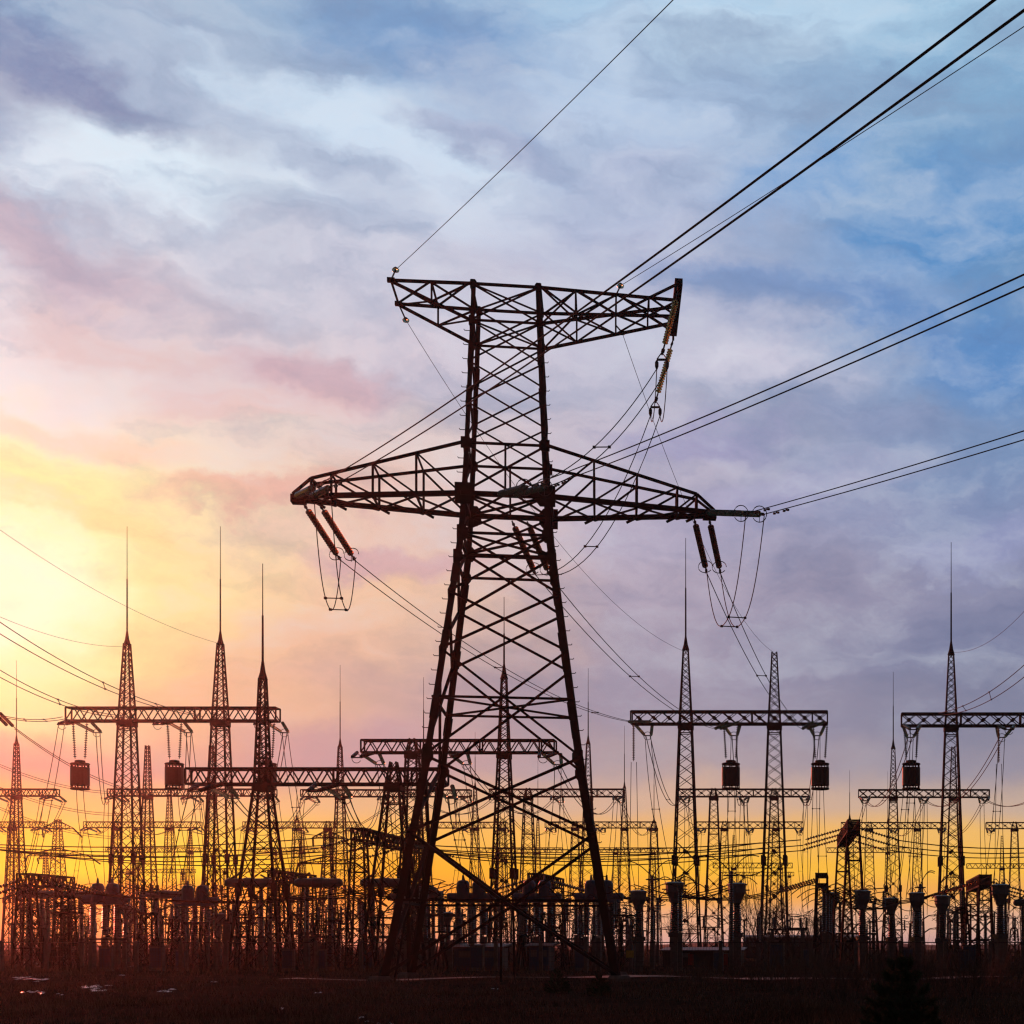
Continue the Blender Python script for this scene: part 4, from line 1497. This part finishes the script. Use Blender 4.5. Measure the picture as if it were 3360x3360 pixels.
def k_lat(t):
    o = place('lattice_post', lattice_mast(4.6, 4.7, 1.5, 0.9, 0.85, 0.09, 0.06, False), t)
    mb = MB(); mb.box((0, 0, 4.65), 2.6, 0.5, 0.14); mb.bar((-1.2, 0, 4.65), (-.4, 0, 3.6), 0.07); mb.bar((1.2, 0, 4.65), (.4, 0, 3.6), 0.07); mb.build('crossbeam', M['steel'], t)
    for s in (-1, 1):
        mb = MB(); ribs(mb, 4.79, 6.1, 0.15, 0.12, (s * 1.05, 0)); mb.build('porcelain_column', M['porc'], t)
    mb = MB(); mb.bar((-1.5, 0, 6.15), (1.6, 0, 6.35), 0.08); mb.ring((1.3, 0, 6.5), 0.25, 0.03, (0, 1, 0)); mb.bar((0.4, 0, 6.28), (0.1, 0.1, 7.2), 0.05); mb.build('contact_arm', M['steel2'], t)


KINDS = {
    'lattice_support': (k_lat, 'switch', 'small lattice support carrying two short insulators and an arm'),
    'circuit_breaker': (k_breaker, 'circuit breaker', 'air-blast breaker with a level grey tank on two columns'),
    'current_transformer': (k_ct, 'transformer', 'current transformer with a flared head on a concrete post'),
    'post_insulator': (k_post, 'insulator', 'slim post insulator on a concrete post'),
    'disconnector': (k_disc, 'switch', 'disconnector with a level arm on two columns'),
    'pantograph_switch': (k_panto, 'switch', 'switch with raised folding arms on splayed legs'),
    'oil_breaker': (k_drum, 'circuit breaker', 'breaker with two bluish drums on three columns'),
    'surge_arrester': (k_arr, 'arrester', 'tall thin surge arrester with a ring'),
    'control_cabinet': (k_cab, 'cabinet', 'low grey control cabinet'),
    'portal_support': (k_frame, 'frame', 'concrete frame with three short insulators'),
}
PROTO = {}
ZONES = [(-900, 330, 'near the left edge'), (330, 640, 'by the first two red masts'), (640, 940, 'by the red masts and splayed mast'), (940, 1290, 'left of the pylon feet'), (1290, 1640, 'inside the pylon, left half'),
         (1640, 2000, 'inside the pylon, right half'), (2000, 2330, 'right of the pylon leg'), (2330, 2690, 'by the flat-topped mast'), (2690, 3000, 'by the end-on dark portal'), (3000, 4500, 'by the right edge mast')]
ORD0 = ['first', 'second', 'third', 'fourth', 'fifth', 'sixth', 'seventh', 'eighth', 'ninth', 'tenth', 'eleventh', 'twelfth']
TENS = {20: 'twenty', 30: 'thirty', 40: 'forty'}
ORD = ORD0 + ['thirteenth', 'fourteenth', 'fifteenth', 'sixteenth', 'seventeenth', 'eighteenth', 'nineteenth', 'twentieth'] + ['twenty-' + o for o in ORD0[:9]] + ['thirtieth'] + ['thirty-' + o for o in ORD0[:9]]
items = []


def put(kind, u, Y, s=1.0, rz=0.0):
    items.append((kind, u, Y, s, rz))


# the ones that read by themselves
for u in (818, 1045, 1262):
    put('circuit_breaker', u, 131)
for u in (125, 235, 1390, 545):
    put('circuit_breaker', u, 150, 0.95)
for u, Y in ((1545, 128), (1762, 128), (1965, 128), (345, 134), (640, 139)):
    put('oil_breaker', u, Y, 1.12)
for u, Y in ((2830, 124), (3008, 126), (3092, 122), (3282, 120), (2095, 119), (2925, 140)):
    put('current_transformer', u, Y, random.uniform(0.84, 1.04), random.uniform(0, 1.5))
for u, Y in ((2140, 124), (2232, 120), (2214, 126), (2400, 117), (2418, 128), (2704, 122), (2716, 130), (2724, 140), (2730, 150), (2715, 160)):
    put('current_transformer' if u in (2214, 2418, 2730) else 'surge_arrester' if u in (2400, 2140) else 'post_insulator', u, Y, 1.05)
kinds_w = ['lattice_support'] * 6 + ['post_insulator'] * 6 + ['disconnector'] * 4 + ['current_transformer'] * 2 + ['pantograph_switch'] * 2 + ['surge_arrester'] * 2 + ['portal_support'] * 2 + ['circuit_breaker']
for row, (Y, step) in enumerate(((123, 3.1), (129, 3.3), (137, 3.4), (146, 3.6), (156, 4.0), (168, 4.4), (184, 5.0), (202, 5.6), (226, 6.6))):
    x = PX(-20, Y)
    while x < PX(3385, Y):
        x += step * random.uniform(0.75, 1.25)
        u = U0 + F * x / Y
        k = random.choice(kinds_w)
        if u > 2100 and k == 'current_transformer':
            k = random.choice(('disconnector', 'portal_support', 'pantograph_switch', 'surge_arrester'))
        if 2170 < u < 2670 and random.random() < 0.88:
            continue
        if u > 2670 and random.random() < 0.15:
            continue
        if any(abs(u - i[1]) / F * Y < 1.5 and abs(Y - i[2]) < 3.2 for i in items):
            continue
        put(k, u, Y + random.uniform(-1.5, 1.5), random.uniform(0.70, 1.05), random.choice((0, 0, R(90))) if k != 'portal_support' else 0)
for i in range(16):
    u = random.uniform(0, 3360)
    put('control_cabinet', u, random.uniform(118, 124), random.uniform(0.8, 1.2))
items.sort(key=lambda i: i[1])
cnt = {}
for kind, u, Y, s, rz in items:
    zone = next(z for z in ZONES if z[0] <= u < z[1])
    n = cnt.setdefault((kind, zone[2]), 0)
    cnt[kind, zone[2]] += 1
    fn, cat, look = KINDS[kind]
    lab = '%s, %s %s' % (look, ORD[n], zone[2])
    lab = ' '.join(lab.split()[:16])
    if kind not in PROTO:
        t = thing(kind, (0, 0, 0), lab, cat)
        fn(t)
        if kind != 'control_cabinet':
            loops(t, {'current_transformer': 6.4, 'surge_arrester': 6.8, 'circuit_breaker': 7.2, 'pantograph_switch': 6.1}.get(kind, 5.8), len(PROTO))
        bpy.context.view_layer.update()
        index_kids(t)
        PROTO[kind] = t
    else:
        t = copy_tree(PROTO[kind])
        LABELS.setdefault(lab, []).append(t.name)
    t.location = (PX(u, Y), Y, -0.05)
    t.scale = (s, s, s)
    t.rotation_euler = (0, 0, rz + random.uniform(-.05, .05))
    t['label'] = lab
    t['group'] = cat + ' units in the switchyard' if kind != 'control_cabinet' else 'control cabinets behind the fence'

# ---------------------------------------------------------------- fence, sheds, sign
FY = 115.0
fence = thing('yard_fence', (-25, FY, 0), 'long low wire fence on concrete posts in front of the switchyard', 'fence')
x = -92.0
k = 0
while x < 30:
    mb = MB()
    mb.box((x, 0, -0.3), 0.26, 0.24, 2.45)
    mb.build('post', M['conc'], fence, (25, 0, 0))
    mb = MB()
    mb.bar((x, -.03, 2.02), (x + 3.2, -.03, 2.02), 0.07)
    for z in (0.3, 0.65, 1.0, 1.35, 1.7):
        mb.bar((x, -.03, z), (x + 3.2, -.03, z), 0.018)
    for j in range(1, 16):
        mb.bar((x + j * 0.2, -.03, 0.1), (x + j * 0.2, -.03, 2.02), 0.014)
    mb.build('wire_panel', M['steel2'], fence, (25, 0, 0))
    x += 3.2
    k += 1


def shed(u0_, u1_, Y, z, depth, label, wall, red=()):
    x0, x1 = PX(u0_, Y), PX(u1_, Y)
    t = thing('shed', ((x0 + x1) / 2, Y + depth / 2, 0), label, 'building')
    w = x1 - x0
    mb = MB(); mb.box((0, 0, -0.3), w, depth, z + 0.3); mb.build('wall', wall, t)
    mb = MB(); mb.quad_prism([(-w / 2 - .3, -depth / 2 - .3, z + .01), (w / 2 + .3, -depth / 2 - .3, z + .01), (w / 2 + .3, depth / 2 + .3, z + .25), (-w / 2 - .3, depth / 2 + .3, z + .25)],
                             [(-w / 2 - .3, -depth / 2 - .3, z + .10), (w / 2 + .3, -depth / 2 - .3, z + .10), (w / 2 + .3, depth / 2 + .3, z + .38), (-w / 2 - .3, depth / 2 + .3, z + .38)])
    mb.build('roof', M['roof'], t)
    n = max(2, int(w / 2.6))
    for i in range(n):
        xx = -w / 2 + w * (i + .5) / n
        mb = MB(); mb.box((xx, -depth / 2 - 0.02, 0.55 * z), min(1.4, w / n * .6), 0.05, 0.32 * z); mb.build('window', M['tank'], t)
    for rx in red:
        mb = MB(); mb.box((rx * w - w / 2, -depth / 2 - 0.03, 0.0), 0.5, 0.06, 0.8 * z); mb.build('door', M['red'], t)
    return t


shed(2175, 2430, 150, 1.3, 5, 'long low dark shed behind the fence right of the pylon leg', M['dark'], (0.36, 0.8))
shed(1490, 1640, 125, 1.6, 3, 'low bluish hut behind the fence inside the pylon, left', M['blue'])
shed(1735, 1800, 121, 1.7, 2.5, 'small bluish kiosk behind the fence inside the pylon, right', M['blue'])
shed(2440, 2840, 240, 3.1, 8, 'long low store building far behind the bare bushes', M['dark'])
sg = thing('warning_sign', (PX(2067, 114.6), 114.6, 0.95), 'square yellow warning sign on the fence right of the pylon leg', 'sign')
mb = MB(); mb.box((0, 0, 0), 0.52, 0.03, 0.5); mb.build('panel', M['yellow'], sg)
mb = MB(); mb.box((0, 0.03, -1.0), 0.06, 0.03, 1.5); mb.build('post', M['steel2'], sg)

# ---------------------------------------------------------------- vegetation
def grow(mb, p, d, L, r, depth, rnd, up=0.12, spread=0.55):
    n = 3
    pts = [p]
    for i in range(n):
        d = (d + Vector((rnd.uniform(-.16, .16), rnd.uniform(-.16, .16), rnd.uniform(-.05, .12) + up * 0.3))).normalized()
        pts.append(pts[-1] + d * (L / n))
    mb.tube(pts, r, 3 if depth < 3 else 5, r * 0.6)
    if depth <= 0:
        return
    for i in range(rnd.choice((2, 3, 3))):
        q = pts[rnd.choice((1, 2, 3))]
        nd = (d + Vector((rnd.uniform(-spread, spread), rnd.uniform(-spread, spread), rnd.uniform(-.1, .35)))).normalized()
        grow(mb, q, nd, L * rnd.uniform(.6, .8), r * 0.6, depth - 1, rnd, up, spread)


BUSH = []
for k in range(4):
    rnd = random.Random(40 + k)
    mb = MB()
    for i in range(16):
        a = rnd.uniform(0, 2 * math.pi)
        o = Vector((math.cos(a), math.sin(a), 0)) * rnd.uniform(0, 0.5)
        grow(mb, o - Vector((0, 0, .2)), Vector((o.x * 0.9 + rnd.uniform(-.2, .2), o.y * 0.9, 1.0)).normalized(), rnd.uniform(.7, 1.1), 0.016, 3, rnd)
    BUSH.append(mb.mesh('bare_shrub', M['twig']))
bz = [(2300, 84), (2400, 78), (2470, 72), (2520, 66), (2590, 64), (2650, 60), (2700, 66), (2760, 58), (2800, 70), (2890, 64), (2960, 60), (3020, 68), (3080, 60), (3150, 66), (3190, 58), (3260, 74), (3320, 80), (2560, 88), (2860, 92), (3110, 96), (2680, 96), (2440, 98)]
for i, (u, Y) in enumerate(sorted(bz)):
    o = place('bare_shrub', BUSH[i % 4], None, (PX(u, Y), Y, -0.1), Quaternion((0, 0, 1), random.uniform(0, 6)))
    s = random.uniform(0.75, 1.15) * (0.75 if u < 2500 else 1.0)
    o.scale = (s, s, s)
    tag(o, 'bare leafless shrub, %s from the left among those %s' % (ORD[i if i < 11 else i - 11], 'left of the young pine' if i < 11 else 'around and right of the young pine'), 'shrub', 'bare shrubs on the right')
for i, (u, Y, H) in enumerate(((2490, 150, 8.4), (2600, 160, 6.8), (2668, 150, 6.0), (2745, 165, 6.4), (2225, 200, 6.0))):
    rnd = random.Random(70 + i)
    t = thing('bare_tree', (PX(u, Y), Y, -0.1), 'bare winter tree against the sunset, %s' % ('tallest, left of the flat-topped mast', 'small, right of the flat-topped mast', 'third from the left by the masts', 'behind the end-on dark portal', 'low behind the yard by the pylon leg')[i], 'tree', 'bare trees behind the yard')
    mb = MB(); mb.tube([(0, 0, -.2), (0.05, 0, H * .28)], 0.11, 6, 0.08); mb.build('trunk', M['bark'], t)
    mb = MB()
    for j in range(13):
        z = H * rnd.uniform(.06, .3)
        a = rnd.uniform(0, 6.28)
        grow(mb, Vector((0.03, 0, z)), Vector((math.cos(a) * .75, math.sin(a) * .75, 1)).normalized(), H * rnd.uniform(.24, .36), 0.05, 4, rnd, 0.2, 0.6)
    mb.build('crown', M['twig'], t)


def pine(u, Y, h, label, seed, w=1.0):
    rnd = random.Random(seed)
    t = thing('young_pine', (PX(u, Y), Y, -0.1), label, 'tree', 'young pines in the grass')
    mb = MB(); mb.tube([(0, 0, -.1), (0.01, 0, h * .5), (0, 0, h * 0.96)], 0.028 * h, 6, 0.008 * h); mb.build('trunk', M['bark'], t)
    br, nd = MB(), MB()

    def shoot(p, q, dens, ln):
        br.tube([p, p.lerp(q, .5) - Vector((0, 0, .01)), q], 0.008 * h, 4, 0.004 * h)
        L = (q - p).length
        ax = (q - p).normalized()
        for i in range(int(dens * L)):
            f = rnd.uniform(0.12, 1.0)
            o = p.lerp(q, f)
            r = Vector((rnd.gauss(0, 1), rnd.gauss(0, 1), rnd.gauss(0, 1))).normalized()
            d = (r * 0.8 + ax * 0.75).normalized() * ln * rnd.uniform(.7, 1.15)
            s = d.cross(Vector((rnd.gauss(0, 1), rnd.gauss(0, 1), rnd.gauss(0, 1)))).normalized() * 0.0042 * h
            n = len(nd.v)
            nd.v += [tuple(o - s), tuple(o + s), tuple(o + d)]
            nd.f.append((n, n + 1, n + 2))
    whorls = [(.04, .52, 8), (.13, .52, 8), (.24, .48, 9), (.36, .42, 8), (.50, .33, 7), (.64, .24, 6), (.78, .13, 5)]
    for f, rad, n in whorls:
        for i in range(n):
            a = 2 * math.pi * (i + rnd.uniform(-.3, .3)) / n + f * 9
            rr = rad * h * w * rnd.uniform(.75, 1.12)
            p = Vector((0, 0, h * f))
            m = Vector((math.cos(a) * rr * .6, math.sin(a) * rr * .6, h * (f + .03)))
            q = Vector((math.cos(a) * rr, math.sin(a) * rr, h * (f + .13 + .05 * rnd.random())))
            shoot(p, m, 600 / h, 0.055 * h)
            shoot(m, q, 1500 / h, 0.07 * h)
            for k in range(4):
                b = a + rnd.uniform(-.9, .9)
                e = m + Vector((math.cos(b) * rr * .35, math.sin(b) * rr * .35, h * .09))
                shoot(m, e, 1300 / h, 0.065 * h)
    shoot(Vector((0, 0, h * .8)), Vector((0, 0, h)), 900 / h, 0.055 * h)
    br.build('branches', M['bark'], t)
    nd.build('crown', M['needle'], t)


pine(2955, 30, 1.72, 'young pine tree standing largest and nearest at the lower right', 5, 0.82)
pine(1830, 62, 0.98, 'small pine seedling in the grass between the pylon feet and the post', 6, 1.0)
pine(1965, 58, 0.86, 'small pine seedling in the grass before the pylon right foot', 7, 1.1)


def build_grass():
    rnd = random.Random(3)
    mb = MB()
    N = 90000
    for i in range(N):
        v = rnd.uniform(3172, 3375) if rnd.random() < 0.8 else rnd.uniform(3150, 3200)
        Y = F * EYE / (v - V0) * rnd.uniform(.97, 1.03)
        u = rnd.uniform(-60, 3420)
        x = PX(u, Y)
        dens = 0.5 + 0.5 * math.sin(x * 0.55 + 2 * math.sin(Y * 0.21)) * math.sin(Y * 0.37 + 1.5 * math.sin(x * 0.3))
        if abs(Y - 93.5 - 1.2 * math.sin(x * .12) - .05 * x) < 1.4 and rnd.random() < 0.93:
            continue
        if any(abs(x - px) < rx and -ry < Y - py < ry * .6 for px, py, rx, ry in PATCH):
            continue
        if rnd.random() > 0.12 + dens * dens * 1.1:
            continue
        h = rnd.uniform(0.10, 0.34) * (1.9 if Y > 100 else 1.0) * (0.6 + 0.7 * dens)
        z = ground_z(x, Y)
        a = rnd.uniform(0, math.pi)
        w = 0.008 + 0.00009 * Y
        s = Vector((math.cos(a) * w, math.sin(a) * w, 0))
        o = Vector((x, Y, z - 0.02))
        lean = Vector((rnd.gauss(0, .35) * h, rnd.gauss(0, .35) * h, h))
        n = len(mb.v)
        mb.v += [tuple(o - s), tuple(o + s), tuple(o + lean)]
        mb.f.append((n, n + 1, n + 2))
    m = material('dry_grass', (0.24, 0.17, 0.12), 0.95, second=(0.06, 0.042, 0.03), scale=0.22, spec=0.0)
    o = mb.build('dry_grass', m)
    o['kind'] = 'stuff'
    o['label'] = 'dry brown winter grass covering the dark field before the yard'


build_grass()
dup_l = {k: v for k, v in LABELS.items() if len(v) > 1}
if LONG:
    print('LONG', len(LONG), LONG)
if dup_l:
    print('DUPLICATE LABELS', len(dup_l), list(dup_l.items())[:6])
